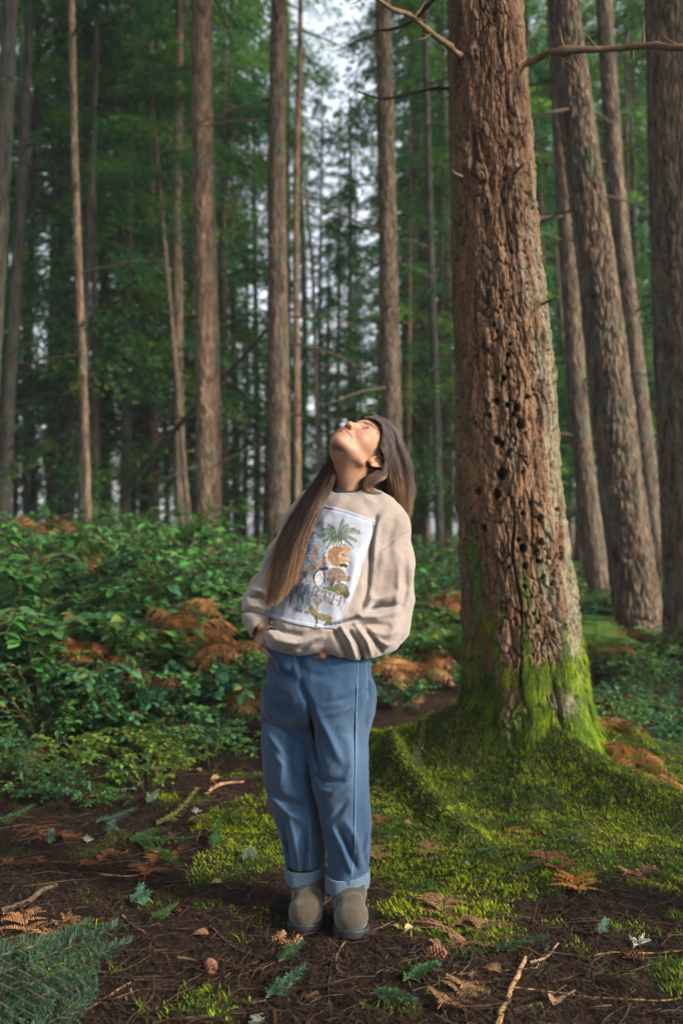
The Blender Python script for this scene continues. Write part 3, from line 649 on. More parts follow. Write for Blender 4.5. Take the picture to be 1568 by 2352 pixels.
    # long branches
    def br(pts, r0, r1, col_, lab=None, twigs=0, seed=1):
        rgb = np.random.default_rng(seed); P = spline([at(*q)-off for q in pts], 26); P = P+np.stack([fbm(P[:, 0]*7, P[:, 2]*7, seed, 3)*.020]*3, -1)
        g = Geo(); tube(g, P, np.linspace(r0, r1, 26)*(1+.16*rgb.normal(0, 1, 26)), 8, col_)
        for q in range(twigs):
            jj = rgb.integers(5, 24); d = np.array([rgb.normal(), rgb.normal()*.5, rgb.normal()]); d /= np.linalg.norm(d)
            tube(g, spline([P[jj], P[jj]+d*.06, P[jj]+d*.12+[0, 0, .02]], 5), np.linspace(r1*.7, .001, 5), 4, col_, cap=False)
        o = g.build('branch', M_wood, root)
        if lab: o['label'] = lab
    br([(1060, 126, 5.0), (1020, 96, 4.92), (955, 45, 4.85), (880, 5, 4.75), (800, -70, 4.7)], .016, .009, (.13, .085, .048), 'pale tan dead branch slanting up left', 7, 2)
    br([(1195, 152, 5.0), (1230, 136, 4.95), (1265, 120, 4.9), (1330, 113, 4.85), (1400, 114, 4.8), (1500, 104, 4.7), (1580, 110, 4.6), (1700, 130, 4.5)], .022, .014, (.115, .073, .042), 'long pale tan branch reaching right across the other trunks', 10, 3)
    br([(1050, 205, 5.15), (1010, 204, 5.2), (950, 212, 5.2), (890, 224, 5.2), (850, 222, 5.2), (818, 212, 5.2)], .012, .004, (.03, .024, .02), 'dark dead branch curving left', 3, 4)
    br([(1060, -40, 5.4), (1000, -5, 5.4), (960, 40, 5.4), (910, 65, 5.4), (855, 74, 5.4)], .013, .006, (.03, .024, .02), 'dark dead branch at the top left', 2, 5)
    for pts, r0 in [([(1180, 398, 4.84), (1190, 388, 4.80), (1205, 374, 4.76)], .012), ([(1108, 408, 4.84), (1106, 398, 4.8), (1100, 392, 4.76)], .010), ([(1060, 405, 4.92), (1045, 398, 4.86), (1036, 390, 4.82)], .007),
                    ([(1245, 698, 4.98), (1262, 690, 4.92), (1280, 682, 4.88)], .009), ([(1232, 458, 5.0), (1238, 452, 4.98), (1244, 448, 4.95)], .007), ([(1160, 712, 4.82), (1159, 700, 4.78), (1158, 692, 4.75)], .006)]:
        P = spline([at(*q)-off for q in pts], 6); g = Geo(); tube(g, P, np.linspace(r0, r0*.5, 6), 7, (.12, .085, .05)); g.build('branch_stub', M_wood, root)
    c = bpy.data.objects.new('crown', HIGH[1]); COL.objects.link(c); c.parent = root; c.location = (-.35, 0, 7.2); c.scale = (1.05, 1.05, 1.)
big_tree()
# ------------------------------------------------------------------ undergrowth
M_plant = attr_mat('leaf', rough=.55, spec=.3, transl=.35, nscale=14, namp=.25)
M_fern = attr_mat('fern', rough=.8, spec=.2, transl=.3, nscale=30, namp=.25)
M_stem = attr_mat('stem', rough=.8, spec=.2, nscale=40, namp=.25)

def leaves(g, P, D, Nn, L, W, col, curl=.25, fold=.25):
    """oval pointed leaves: base P, direction D, normal Nn"""
    D = D/np.linalg.norm(D, axis=1, keepdims=True); S = np.cross(D, Nn); S /= np.linalg.norm(S, axis=1, keepdims=True)+1e-9; U = np.cross(S, D)
    st = [(0, 0.), (.18, .34), (.42, .5), (.70, .38), (1., 0.)]
    L = L[:, None]; W = W[:, None]; rows = []
    mid = [P+D*L*t-U*L*curl*t*t for t, _ in st]
    for (t, w), m_ in zip(st[1:4], mid[1:4]):
        rows += [m_-S*W*w+U*W*fold*w, m_, m_+S*W*w+U*W*fold*w]
    V = np.stack([mid[0]]+rows+[mid[4]], 1); n = len(P); b = (np.arange(n)*11)[:, None]
    q = np.array([[1, 2, 5, 4], [2, 3, 6, 5], [4, 5, 8, 7], [5, 6, 9, 8]]); t = np.array([[0, 2, 1], [0, 3, 2], [7, 8, 10], [8, 9, 10]])
    Q = (b[:, :, None]+q[None]).reshape(-1, 4); T = (b[:, :, None]+t[None]).reshape(-1, 3)
    c = np.repeat(col[:, None], 11, 1).copy(); c[:, [2, 5, 8]] *= 1.25
    g.add(V.reshape(-1, 3), Q, T, c.reshape(-1, 3))

def shrub(seed, h=.6, spread=.45, ns=11, lf=.07, hue=0):
    rg = np.random.default_rng(seed); gs = Geo(); gl = Geo()
    for i in range(ns):
        a = rg.uniform(0, 6.28); rr = spread*rg.uniform(.3, 1.1); hh = h*rg.uniform(.55, 1.1)
        d = np.array([math.cos(a), math.sin(a), 0])
        P = spline([d*.04, d*rr*.35+[0, 0, hh*.55], d*rr*.8+[0, 0, hh*.92], d*rr*1.25+[0, 0, hh*(.9+rg.uniform(-.15, .1))]], 16)
        tube(gs, P, np.linspace(.004, .0015, 16), 4, (.09, .055, .03) if rg.random() < .6 else (.05, .07, .02), cap=False)
        segs = [P]
        for q in range(3):
            j = rg.integers(5, 14); a2 = a+rg.uniform(-1.4, 1.4); d2 = np.array([math.cos(a2), math.sin(a2), rg.uniform(0, .6)])
            l2 = rr*rg.uniform(.4, .8); P2 = spline([P[j], P[j]+d2*l2*.5, P[j]+d2*l2-[0, 0, l2*.15]], 9); tube(gs, P2, np.linspace(.0025, .001, 9), 3, (.07, .06, .025), cap=False); segs.append(P2)
        for P_ in segs:
            m = int(len(P_)*1.25); k = rg.uniform(.25, 1, m)*(len(P_)-1); k0 = np.floor(k).astype(int).clip(0, len(P_)-2); b = P_[k0]+(P_[k0+1]-P_[k0])*(k-k0)[:, None]
            tn = P_[k0+1]-P_[k0]; tn /= np.linalg.norm(tn, axis=1, keepdims=True)
            sd_ = np.cross(tn, [0, 0, 1.]); sgn = np.where(np.arange(m) % 2, 1, -1)[:, None]
            D = tn*.6+sd_*sgn*rg.uniform(.6, 1.1, (m, 1))+rg.normal(0, .25, (m, 3))+[0, 0, .05]
            Nn = np.stack([rg.normal(0, .35, m), rg.normal(0, .35, m), np.ones(m)], -1)
            L = lf*rg.uniform(.65, 1.3, m); W = L*rg.uniform(.48, .62, m)
            base = [np.array([.052, .138, .034]), np.array([.032, .108, .044]), np.array([.092, .155, .022])][hue]
            c = base*rg.uniform(.6, 1.45, (m, 1)); c = c*(1+rg.normal(0, .12, (m, 3))); y_ = rg.random(m) < .06; c[y_] = np.array([.12, .16, .03]); y_ = rg.random(m) < .03; c[y_] = np.array([.13, .07, .03])
            leaves(gl, b, D, Nn, L, W, c)
    return gs, gl

def frond(g, base, az, L, lean, col, rg, curl=0., npin=22, wid=.32, droop=.5, ragged=0., thin=False):
    """bracken frond: rachis with tapering pinnae of small leaflets"""
    d = np.array([math.cos(az), math.sin(az), 0]); s = np.array([-d[1], d[0], 0])
    t = np.linspace(0, 1, 14)
    P = np.array(base)+d*(L*(math.cos(lean)*t))[:, None]+np.array([0, 0, 1.])*(L*(math.sin(lean)*t-droop*t**2.2))[:, None]+s*(curl*L*t**2)[:, None]
    tube(g, P, np.linspace(.0028, .0007, 14)*(L/.5+.3), 4, np.array(col)*.8, cap=False)
    T = np.gradient(P, axis=0); T /= np.linalg.norm(T, axis=1, keepdims=True)
    for k in range(npin):
        u = .16+.82*k/npin; f = u*13; j = min(int(f), 12); p = P[j]+(P[j+1]-P[j])*(f-j); tn = T[j]
        w_ = wid*L*math.sin(math.pi*min(1, (1-u)*.62+.0))*1.15
        for sg in (-1, 1):
            if rg.random() < ragged: continue
            dd = s*sg*.9+tn*.45+rg.normal(0, .08+.25*ragged, 3)+np.array([0, 0, -.12-ragged*.6]); dd /= np.linalg.norm(dd)
            m = max(4, int(w_/.011)); q = np.linspace(.05, 1, m); pts = p+dd*w_*q[:, None]+np.array([0, 0, -1.])*(w_*(.15+ragged*.7)*q**2)[:, None]
            l = np.maximum(.016*(1-q*.75)*(1+.2*rg.random(m)), .004)*(L/.5)**.5
            for s2 in (-1, 1):
                n_ = np.cross(dd, s*sg*.2+tn); e = tn*s2*1.0+dd*.35+rg.normal(0, .15+.5*ragged, (m, 3)); e /= np.linalg.norm(e, axis=1, keepdims=True)
                wv = dd*.0042*(L/.5)**.5
                V = np.stack([pts-wv, pts+wv, pts+wv*.6+e*l[:, None], pts-wv*.3+e*l[:, None]*1.05], 1)
                c = np.array(col)*rg.uniform(.65, 1.35, (m, 1)); g.add(V.reshape(-1, 3), np.arange(m*4).reshape(-1, 4), None, np.repeat(c, 4, 0))

# prototypes, linked once then copied
rg = np.random.default_rng(31)
PROT = []
for i, (h, sp, ns, lf, hue) in enumerate([(.62, .42, 13, .056, 0), (.52, .5, 14, .064, 1), (.75, .34, 13, .048, 0), (.45, .5, 11, .068, 2), (.66, .46, 15, .040, 1), (.36, .36, 9, .058, 0)]):
    gs, gl = shrub(200+i, h, sp, ns, lf, hue); a = gs.build('stem', M_stem); b = gl.build('foliage', M_plant, smooth=True); PROT.append((a.data, b.data)); bpy.data.objects.remove(a); bpy.data.objects.remove(b)
FGREEN = []; FBROWN = []
for i in range(3):
    g = Geo()
    for k in range(6): frond(g, (0, 0, 0), rg.uniform(0, 6.28), rg.uniform(.55, .9), rg.uniform(.7, 1.2), (.085, .165, .030), rg, rg.uniform(-.2, .2), 20, droop=.55)
    o = g.build('frond', M_fern, smooth=False); FGREEN.append(o.data); bpy.data.objects.remove(o)
for i in range(4):
    g = Geo()
    for k in range(6): frond(g, (0, 0, 0), rg.uniform(0, 6.28), rg.uniform(.45, .75), rg.uniform(.5, 1.15), [(.31, .130, .042), (.40, .195, .075), (.19, .075, .028)][k % 3], rg, rg.uniform(-.35, .35), 17, droop=.75, ragged=.22)
    o = g.build('frond', M_fern, smooth=False); FBROWN.append(o.data); bpy.data.objects.remove(o)
def put_shrub(x, y, k, s, lab, grp=None, name='salal_shrub', cat='shrub', dz=0.):
    r = thing(name, lab, cat, (x, y, float(gh(x, y))-.02+dz), rg.uniform(0, 6.28), grp); r.scale = (s*rg.uniform(.9, 1.15),)*2+(s,)
    for nm, me in zip(('stem', 'foliage'), PROT[k]):
        o = bpy.data.objects.new(nm, me); COL.objects.link(o); o.parent = r
    return r
def put_fern(x, y, me, s, lab, grp=None, name='bracken_fern', dz=0., rot=None):
    r = thing(name, lab, 'fern', (x, y, float(gh(x, y))+dz), rg.uniform(0, 6.28), grp); r.scale = (s, s, s)
    if rot: r.rotation_euler = rot
    o = bpy.data.objects.new('frond', me); COL.objects.link(o); o.parent = r
    return r
LEFT = 'green broad-leaved shrub in the tangled thicket behind the woman'
RIGHT = 'dark green broad-leaved shrub in the thicket right of the big tree'
def front_edge(px):   # distance at which the thicket begins for each photo column
    return np.interp(px, [-200, 0, 300, 440, 600, 700, 850, 1000, 1060, 1200, 1330, 1400, 1480, 1568, 1800], [5.3, 5.3, 5.35, 5.4, 5.55, 5.9, 6.7, 6.9, 7.4, 8.6, 7.4, 7.3, 7.0, 6.7, 6.6])
cnt = 0
for row in range(4000):
    y = 5.5+rg.random()**1.5*13; px = rg.uniform(-160, 1720); x = (px-784)/FP*y
    if y < front_edge(px)+.15*rg.normal(): continue
    if abs(x-TREE[0]) < .65 and abs(y-TREE[1]) < .7: continue
    if cnt >= 265: break
    k = int(rg.choice([0, 1, 2, 4, 3], p=[.3, .25, .2, .2, .05])); fe = y-front_edge(px)
    s = (.58+.72*min(1, fe/1.6)+.10*rg.normal())*(1+.9*float(fbm(x*1.0, y*1.0, 4.4, 2))); s = s*(1.18 if px < 520 else .98 if px < 640 else .76 if px < 1100 else .85)
    if px > 1100: s *= .62
    if 430 < px < 530 and y > 7.5: s *= .72
    if 1040 < px < 1330 and y > 9: s*= .9
    s = float(np.clip(s, .45, 1.65)); cnt += 1
    left = px < 1090
    put_shrub(x, y, k, s, LEFT if left else RIGHT, 'shrubs in the thicket behind the woman' if left else 'shrubs in the thicket right of the big tree')
# bigger rear rows so the thicket top reaches the photo's line
for px, y, s, k in [(60, 9.5, 1.55, 2), (160, 9, 1.5, 0), (270, 9.2, 1.6, 2), (350, 8.8, 1.7, 0), (20, 8.2, 1.4, 1), (115, 8, 1.4, 4), (230, 8.2, 1.4, 1), (330, 8, 1.5, 2), (570, 9, 1.1, 4)]:
    put_shrub((px-784)/FP*y, y, k, s, 'taller green shrub at the crest of the left thicket below the bare trunks', 'taller shrubs along the crest of the left thicket')
for px, py, s, k, lab in [(40, 1745, .62, 5, 'low glossy shrub at the left edge where thicket meets bare soil'), (265, 1765, .42, 3, 'small bright yellow-green plant at the front of the left thicket'), (215, 1850, .34, 5, 'small leafy seedling on the soil in front of the left thicket'), (60, 1830, .36, 5, 'low seedling by the left edge on bare brown soil'), (385, 1735, .55, 0, 'low green shrub spilling onto the bare soil left of the jeans'), (480, 1720, .5, 1, 'small round-leaved shrub beside a forked stick'),
                          (1460, 1640, .5, 5, 'lit green shrub right of the big tree nearest the trunk'), (1535, 1700, .5, 1, 'blue-green leaves of a low shrub at the right edge'), (1510, 1600, .6, 0, 'leafy shrub at the right edge under the massive dark trunk'), (1400, 1575, .5, 1, 'small dark shrub in the shadow right of the big tree')]:
    Y = CAMZ*FP/(py-1215); put_shrub((px-784)/FP*Y, Y, k, s, lab)
for i in range(46):
    px = rg.uniform(-60, 700) if i < 32 else rg.uniform(880, 1060) if i < 38 else rg.uniform(1350, 1600); y = rg.uniform(6.3, 12); x = (px-784)/FP*y
    if y < front_edge(px): continue
    put_fern(x, y, FGREEN[i % 3], rg.uniform(.8, 1.2)*(.9 if px < 700 else .7), 'green bracken fern growing up through the thicket', 'green ferns in the thicket', dz=rg.uniform(.15, .5)*(1 if px < 700 else .6))
brk = [(392, 1420, 6.1, .50, 0, 'bright orange bracken fronds standing at the left of the largest orange clump'), (455, 1385, 6.6, .45, 0, 'pale orange frond tips above the largest orange clump'), (185, 1490, 5.8, .55, 0, 'orange bracken curling over leaves in the middle of the left thicket'), (230, 1520, 5.9, .5, .30, 'rusty dead bracken low in the left thicket'), (440, 1435, 6.3, .62, .42, 'largest orange bracken clump in the left thicket, left of the woman\'s sleeve'), (505, 1450, 5.95, .40, .36, 'orange bracken drooping beside the largest orange clump'),
       (560, 1610, 5.95, .5, .12, 'brown bracken hanging just left of the jeans'), (585, 1545, 6.2, .4, .2, 'orange bracken peeping between leaves at hip height left of the woman'), (350, 1560, 5.9, .6, .16, 'dull brown bracken sunk in the left thicket'), (185, 1290, 7.6, .8, .85, 'dead bracken at the foot of the slim warm trunk'), (95, 1215, 11, 1.1, .75, 'rusty bracken in front of the dark left trunks'),
       (970, 1530, 6.8, .55, .2, 'orange bracken in the thicket between jeans and the big tree'), (900, 1540, 6.6, .5, .12, 'small orange bracken right behind the left hip'), (1015, 1390, 8, .9, .5, 'faint orange bracken near the big trunk\'s left side'), (930, 1640, 7.0, .55, .0, 'flat dead bracken on the reddish soil behind the woman'),
       (1385, 1450, 8.2, .8, .3, 'orange bracken below the large leaning brown trunk'), (1395, 1620, 7.0, .6, .05, 'rusty bracken in shade behind the big tree\'s right root'), (40, 1760, 5.6, .7, .0, 'brown bracken at the front left corner of the thicket'), (300, 1700, 5.7, .6, .02, 'withered bracken under the front leaves of the thicket')]
for i in range(30):
    px = rg.uniform(-30, 620) if i < 22 else rg.uniform(880, 1040) if i < 26 else rg.uniform(1370, 1600); y = rg.uniform(5.9, 9.5); x = (px-784)/FP*y
    if y < front_edge(px)+.1: continue
    put_fern(x, y, FBROWN[i % 4], rg.uniform(.4, .75), 'scrappy rust-brown bracken showing between the green leaves of the thicket', 'rust-brown bracken scraps in the thicket', 'dead_bracken', rg.uniform(.15, .55)*(1 if px < 700 else .5))
for i in range(46):
    px = rg.uniform(-40, 520) if i < 34 else rg.uniform(1380, 1600); y = rg.uniform(4.5, 5.7) if i < 34 else rg.uniform(5.0, 6.9); x = (px-784)/FP*y
    if i < 34 and rg.random() < (5.5-y)*.75: continue
    put_shrub(x, y, int(rg.choice([0, 1, 3, 4, 5])), rg.uniform(.22, .45), 'low sprawling sprig of green leaves creeping onto the bare soil before the thicket' if i < 34 else 'low leafy sprig on the shaded soil right of the big tree', 'low sprigs in front of the left thicket' if i < 34 else 'low sprigs right of the big tree')
for px, py, Y, s, dz, lab in brk:
    x = (px-784)/FP*Y; dz = float(at(px, py, Y)[2]-gh(x, Y))-.08*s; put_fern(x, Y, FBROWN[int(rg.integers(4))], s, lab, None, 'dead_bracken', max(dz, -.05))

# ------------------------------------------------------------------ things lying on the floor
def fl(px, py):
    """floor point seen at photo px,py"""
    Y = CAMZ*FP/(py-1215)
    for _ in range(12):
        x = (px-784)/FP*Y; z = float(gh(x, Y)); Y = (CAMZ-z)*FP/(py-1215)
    return x, Y, z
def lay_frond(pts, col, lab, wid=.42, name='dead_frond', ragged=.12, cat='dead leaf'):
    """one flat frond whose rachis runs through photo points"""
    W_ = np.array([fl(*p) for p in pts]); P = spline(W_, 14); off = P[0].copy(); P = P-off; P[:, 2] = [float(gh(a+off[0], b+off[1]))-off[2]+.014+.010*math.sin(i) for i, (a, b) in enumerate(P[:, :2])]
    L = np.linalg.norm(np.diff(P, axis=0), axis=1).sum(); g = Geo(); tube(g, P, np.linspace(.0022, .0007, 14), 4, np.array(col)*.8, cap=False)
    T = np.gradient(P, axis=0); T /= np.linalg.norm(T, axis=1, keepdims=True); np_ = max(9, int(L/.0115))
    for k in range(np_):
        u = .08+.9*k/np_; f = u*13; j = min(int(f), 12); p = P[j]+(P[j+1]-P[j])*(f-j); s = np.cross(T[j], [0, 0, 1.]); s /= np.linalg.norm(s)
        w_ = wid*L*(math.sin(math.pi*(1-u)*.60)**.8)*.62
        for sg in (-1, 1):
            if rg.random() < ragged: continue
            dd = s*sg+T[j]*.5+rg.normal(0, .12, 3)+np.array([0, 0, rg.uniform(0, .35)]); dd /= np.linalg.norm(dd)
            m = max(3, int(w_/.0075)); q = np.linspace(.08, 1, m); pt = p+dd*w_*q[:, None]-np.array([0, 0, 1.])*(w_*.3*q**2)[:, None]
            l = np.maximum(.011*(1-q*.7), .004)
            for s2 in (-1, 1):
                e = T[j]*s2+dd*.3+rg.normal(0, .2, (m, 3)); e /= np.linalg.norm(e, axis=1, keepdims=True); wv = dd*.0033
                V = np.stack([pt-wv, pt+wv, pt+wv*.6+e*l[:, None], pt-wv*.2+e*l[:, None]], 1)
                g.add(V.reshape(-1, 3), np.arange(m*4).reshape(-1, 4), None, np.repeat(np.array(col)*rg.uniform(.65, 1.35, (m, 1)), 4, 0))
    r = thing(name, lab, cat, off); g.build('frond', M_fern, r, smooth=False)
TAN = (.22, .118, .060); RUST = (.165, .066, .026)
lay_frond([(690, 2188), (650, 2168), (612, 2165)], TAN, 'tan dead frond lying just in front of the left boot')
lay_frond([(1030, 2160), (1015, 2100), (1040, 2030)], TAN, 'pale tan frond curling upward on the moss right of the boots', ragged=.2)
lay_frond([(1055, 2190), (1100, 2150), (1140, 2105)], TAN, 'pale tan frond spread flat beside another on the right moss', .55)
lay_frond([(1000, 2195), (1040, 2180), (1090, 2165)], TAN, 'short tan frond below the pair on the right moss')
lay_frond([(1005, 2330), (1060, 2290), (1085, 2240)], TAN, 'tan frond near the bottom edge right of centre', .5)
lay_frond([(1160, 1905), (1215, 1925), (1260, 1915)], RUST, 'small rusty frond on the mound below the trunk')
lay_frond([(1290, 2015), (1255, 1985), (1245, 1945)], RUST, 'rusty frond under the mound beside a blue-green sprig')
lay_frond([(1330, 2060), (1320, 2035), (1335, 2020)], (.40, .16, .04), 'tiny orange curled leaf on the right moss', .8)
lay_frond([(1430, 2020), (1480, 2010), (1540, 2005)], TAN, 'thin tan frond at the right edge of the moss')
lay_frond([(868, 1990), (855, 1965), (850, 1935)], TAN, 'tan frond tucked against the right jeans cuff')
lay_frond([(975, 1980), (985, 1955), (1000, 1935)], TAN, 'small tan frond on the moss right of the jeans')
lay_frond([(850, 1905), (870, 1890), (890, 1885)], RUST, 'tiny rusty frond beside the knee of the jeans')
lay_frond([(0, 1998), (60, 1985), (130, 1990)], RUST, 'rusty frond flat on the soil at the left edge', .35)
lay_frond([(180, 2000), (240, 1975), (300, 1960)], RUST, 'rusty frond pointing right on the left soil', .35)
lay_frond([(60, 1910), (120, 1930), (190, 1925)], RUST, 'rusty frond upper left on the bare soil', .5)
lay_frond([(330, 2030), (360, 1985), (420, 1955)], RUST, 'rusty frond beside the green fallen spray on the left', .4)
lay_frond([(100, 2190), (60, 2140), (50, 2085)], (.24, .12, .055), 'brown frond standing above the large blue-green bough')
lay_frond([(90, 2180), (150, 2130), (200, 2125)], (.24, .12, .055), 'brown frond fanning right above the large blue-green bough', .5)
lay_frond([(745, 2058), (742, 2035), (738, 2010)], TAN, 'narrow tan frond standing between the two boots', .35)
for px, Y, s, lab in [(1425, 5.0, .42, 'tan bracken standing behind the right root close to the trunk'), (1465, 4.85, .36, 'rusty bracken heaped along the middle of the right root'), (1510, 4.7, .30, 'low rusty bracken along the outer end of the right root'), (1400, 5.25, .5, 'dead bracken against the right flank of the tree base')]:
    put_fern((px-784)/FP*Y, Y, FBROWN[int(rg.integers(4))], s, lab, None, 'dead_bracken', .0)

def bough(name, lab, base, spines, nl, col, wd=.0011, cat='fallen branch', lift=.02, droop=.25, nrm=(0, 0, 1.), Ys=None):
    """fallen fir spray: side shoots set with needles; spines = list of photo polylines"""
    off = np.array(fl(*base)); gw = Geo(); gn = Geo()
    for sp, l0 in spines:
        W_ = np.array([fl(*p) for p in sp])-off; W_[:, 2] = [float(gh(a+off[0], b+off[1]))-off[2]+lift for a, b in W_[:, :2]]
        if Ys: W_ = np.array([at(p[0], p[1], Ys[0]+(Ys[1]-Ys[0])*q/(len(sp)-1)) for q, p in enumerate(sp)])-off
        m = len(W_); W_[:, 2] += np.linspace(0, .02, m)
        P = spline(W_, 24); L = np.linalg.norm(np.diff(P, axis=0), axis=1).sum(); T = np.gradient(P, axis=0); T /= np.linalg.norm(T, axis=1, keepdims=True)
        tube(gw, P, np.linspace(.003, .001, 24), 5, (.10, .07, .03), cap=False)
        shoots = [(P, 1.)]
        if l0 > 0:
            for j in range(2, 22, 2):
                for sg in (-1, 1):
                    s = np.cross(T[j], nrm); s /= np.linalg.norm(s); u = j/24; l = l0*(1.1-u)*rg.uniform(.8, 1.15)
                    dd = s*sg*.85+T[j]*.8+np.array([0, 0, rg.uniform(-.1, .15)]); dd /= np.linalg.norm(dd)
                    Q_ = spline([P[j], P[j]+dd*l*.5, P[j]+dd*l+T[j]*l*.12-[0, 0, droop*l]], 8); tube(gw, Q_, np.linspace(.0018, .0007, 8), 3, (.10, .07, .03), cap=False); shoots.append((Q_, .9))
        for Q_, f in shoots:
            l = np.linalg.norm(np.diff(Q_, axis=0), axis=1).sum(); m = int(l/.00115); k = rg.random(m)*(len(Q_)-1); k0 = np.floor(k).astype(int).clip(0, len(Q_)-2)
            b = Q_[k0]+(Q_[k0+1]-Q_[k0])*(k-k0)[:, None]; tn = Q_[k0+1]-Q_[k0]; tn /= np.linalg.norm(tn, axis=1, keepdims=True)
            s = np.cross(tn, nrm); s /= np.linalg.norm(s, axis=1, keepdims=True)+1e-9; sg = rg.choice([-1, 1], m)[:, None]
            D = s*sg*rg.uniform(.35, 1., (m, 1))+tn*.75+np.array([0, 0, 1.])*rg.uniform(-.05, .75, (m, 1)); D /= np.linalg.norm(D, axis=1, keepdims=True)
            ln = nl*f*rg.uniform(.75, 1.15, (m, 1)); w_ = np.cross(D, rg.normal(0, 1, (m, 3))*.4+[0, 0, 1.]); w_ /= np.linalg.norm(w_, axis=1, keepdims=True)
            V = np.stack([b-w_*wd, b+w_*wd, b+D*ln*.85+w_*wd*.8, b+D*ln, b+D*ln*.85-w_*wd*.8], 1); q = np.arange(m)[:, None]*5
            tone = rg.uniform(.5, 1.45)
            c = np.repeat((np.array(col)*tone*rg.uniform(.7, 1.3, (m, 1)))[:, None], 5, 1).copy(); c[:, 2:] *= 1.25
            gn.add(V.reshape(-1, 3), np.hstack([q, q+1, q+2, q+4]), np.hstack([q+4, q+2, q+3]), c.reshape(-1, 3))
    r = thing(name, lab, cat, off); gw.build('twig', M_stem, r); gn.build('needles', M_plant, r, smooth=False)
BG = (.019, .050, .026); GG = (.026, .078, .018); PB = (.085, .13, .09)
bough('fir_bough', 'large blue-green fir bough filling the bottom left corner', (-60, 2300), [([(-60, 2262), (60, 2218), (180, 2180), (272, 2140)], .075), ([(-60, 2300), (80, 2262), (200, 2215), (302, 2180)], .07), ([(-40, 2345), (60, 2310), (150, 2272), (220, 2245)], .065), ([(-60, 2210), (40, 2190), (130, 2168), (205, 2138)], .055), ([(60, 2385), (130, 2345), (180, 2310), (225, 2275)], .06), ([(-40, 2300), (20, 2330), (50, 2375)], .05)], .021, BG, .0012, lift=.06, nrm=(.1, -.72, .69), Ys=(2.42, 2.62), droop=.15)
bough('fir_spray', 'mid green flat spray of fir lying on the soil left of the boots', (300, 1945), [([(300, 1945), (350, 1948), (440, 1950)], .07), ([(330, 1960), (380, 1980), (410, 2015)], .05), ([(300, 1950), (340, 1930), (390, 1925)], .05)], .016, GG, .0011)
bough('fir_spray', 'yellowing spray of fir above the mid green spray', (400, 1900), [([(360, 1905), (410, 1880), (455, 1830)], .05), ([(430, 1900), (470, 1895)], .04)], .015, (.13, .13, .03), .0010)
bough('fir_spray', 'green sprig standing by the yellow moss patch', (480, 1960), [([(490, 1960), (495, 1935), (505, 1910)], .03)], .015, GG)
bough('fir_spray', 'dull blue-green spray behind the rusty fronds on the left', (250, 1900), [([(220, 1900), (270, 1890), (310, 1880)], .05), ([(250, 1925), (260, 1905)], .03)], .015, (.035, .075, .05))
bough('fir_spray', 'grey-green spray at the left edge on the soil', (0, 1890), [([(-20, 1900), (30, 1890), (80, 1870)], .05)], .016, (.03, .075, .03))
bough('fir_sprig', 'upright blue sprig in the middle of the brown litter', (320, 2090), [([(330, 2095), (322, 2075), (325, 2060)], .02), ([(300, 2085), (320, 2078), (345, 2078)], .02)], .018, (.05, .13, .075))
bough('fir_sprig', 'little green tuft below the upright blue sprig', (375, 2120), [([(345, 2125), (370, 2120), (405, 2108)], .03)], .016, (.035, .075, .02))
bough('fir_sprig', 'tiny pale sprig on the yellow moss left of the jeans', (570, 1985), [([(560, 1990), (572, 1972)], .02), ([(585, 1985), (575, 1970)], .015)], .016, PB)
bough('fir_sprig', 'tiny pale sprig in the litter above the yellowing spray', (330, 1850), [([(340, 1855), (352, 1842), (365, 1835)], .018)], .015, PB)
bough('fir_sprig', 'small blue-green sprig by the left edge above the rusty fronds', (115, 1940), [([(115, 1950), (118, 1930)], .015), ([(105, 1940), (125, 1935)], .015)], .015, (.07, .14, .10))
bough('fir_sprig', 'silvery sprig on the moss beside the rusty frond right of centre', (1180, 2015), [([(1180, 2018), (1215, 2008), (1245, 2002)], .012)], .019, PB, .0013)
bough('fir_sprig', 'dark green sprig on the moss left of the silvery sprig', (1090, 1975), [([(1085, 1975), (1120, 1972), (1150, 1968)], .02)], .016, (.03, .09, .035))
bough('fir_sprig', 'silvery sprig high on the right mound', (1320, 1945), [([(1310, 1945), (1345, 1943)], .015)], .016, PB)
bough('fir_sprig', 'small blue sprig low on the right moss', (1380, 2155), [([(1375, 2160), (1392, 2142)], .012)], .015, (.09, .16, .11))
bough('fir_spray', 'dark green spray in the litter below the boots', (690, 2200), [([(640, 2225), (670, 2205), (700, 2195)], .03)], .015, (.025, .075, .03))
bough('fir_spray', 'green spray near the bottom edge under the boots', (940, 2270), [([(925, 2270), (970, 2250), (1010, 2245)], .03)], .016, (.03, .095, .03))
bough('fir_spray', 'drooping green spray at the bottom edge below the left boot', (880, 2310), [([(850, 2300), (905, 2310), (960, 2340)], .035)], .017, (.03, .09, .035))
bough('fir_spray', 'blue-green spray at the bottom between bough and boots', (640, 2280), [([(610, 2310), (655, 2280), (700, 2255)], .04)], .017, (.035, .09, .05))
bough('fir_spray', 'very dark spray in the shade at the bottom right', (1170, 2190), [([(1140, 2200), (1190, 2190), (1260, 2180)], .03)], .015, (.02, .06, .02))
bough('fir_spray', 'grey-green spray on the left root of the big tree', (970, 1750), [([(935, 1765), (955, 1748), (985, 1742)], .03), ([(950, 1750), (950, 1728)], .02)], .018, (.09, .13, .05))

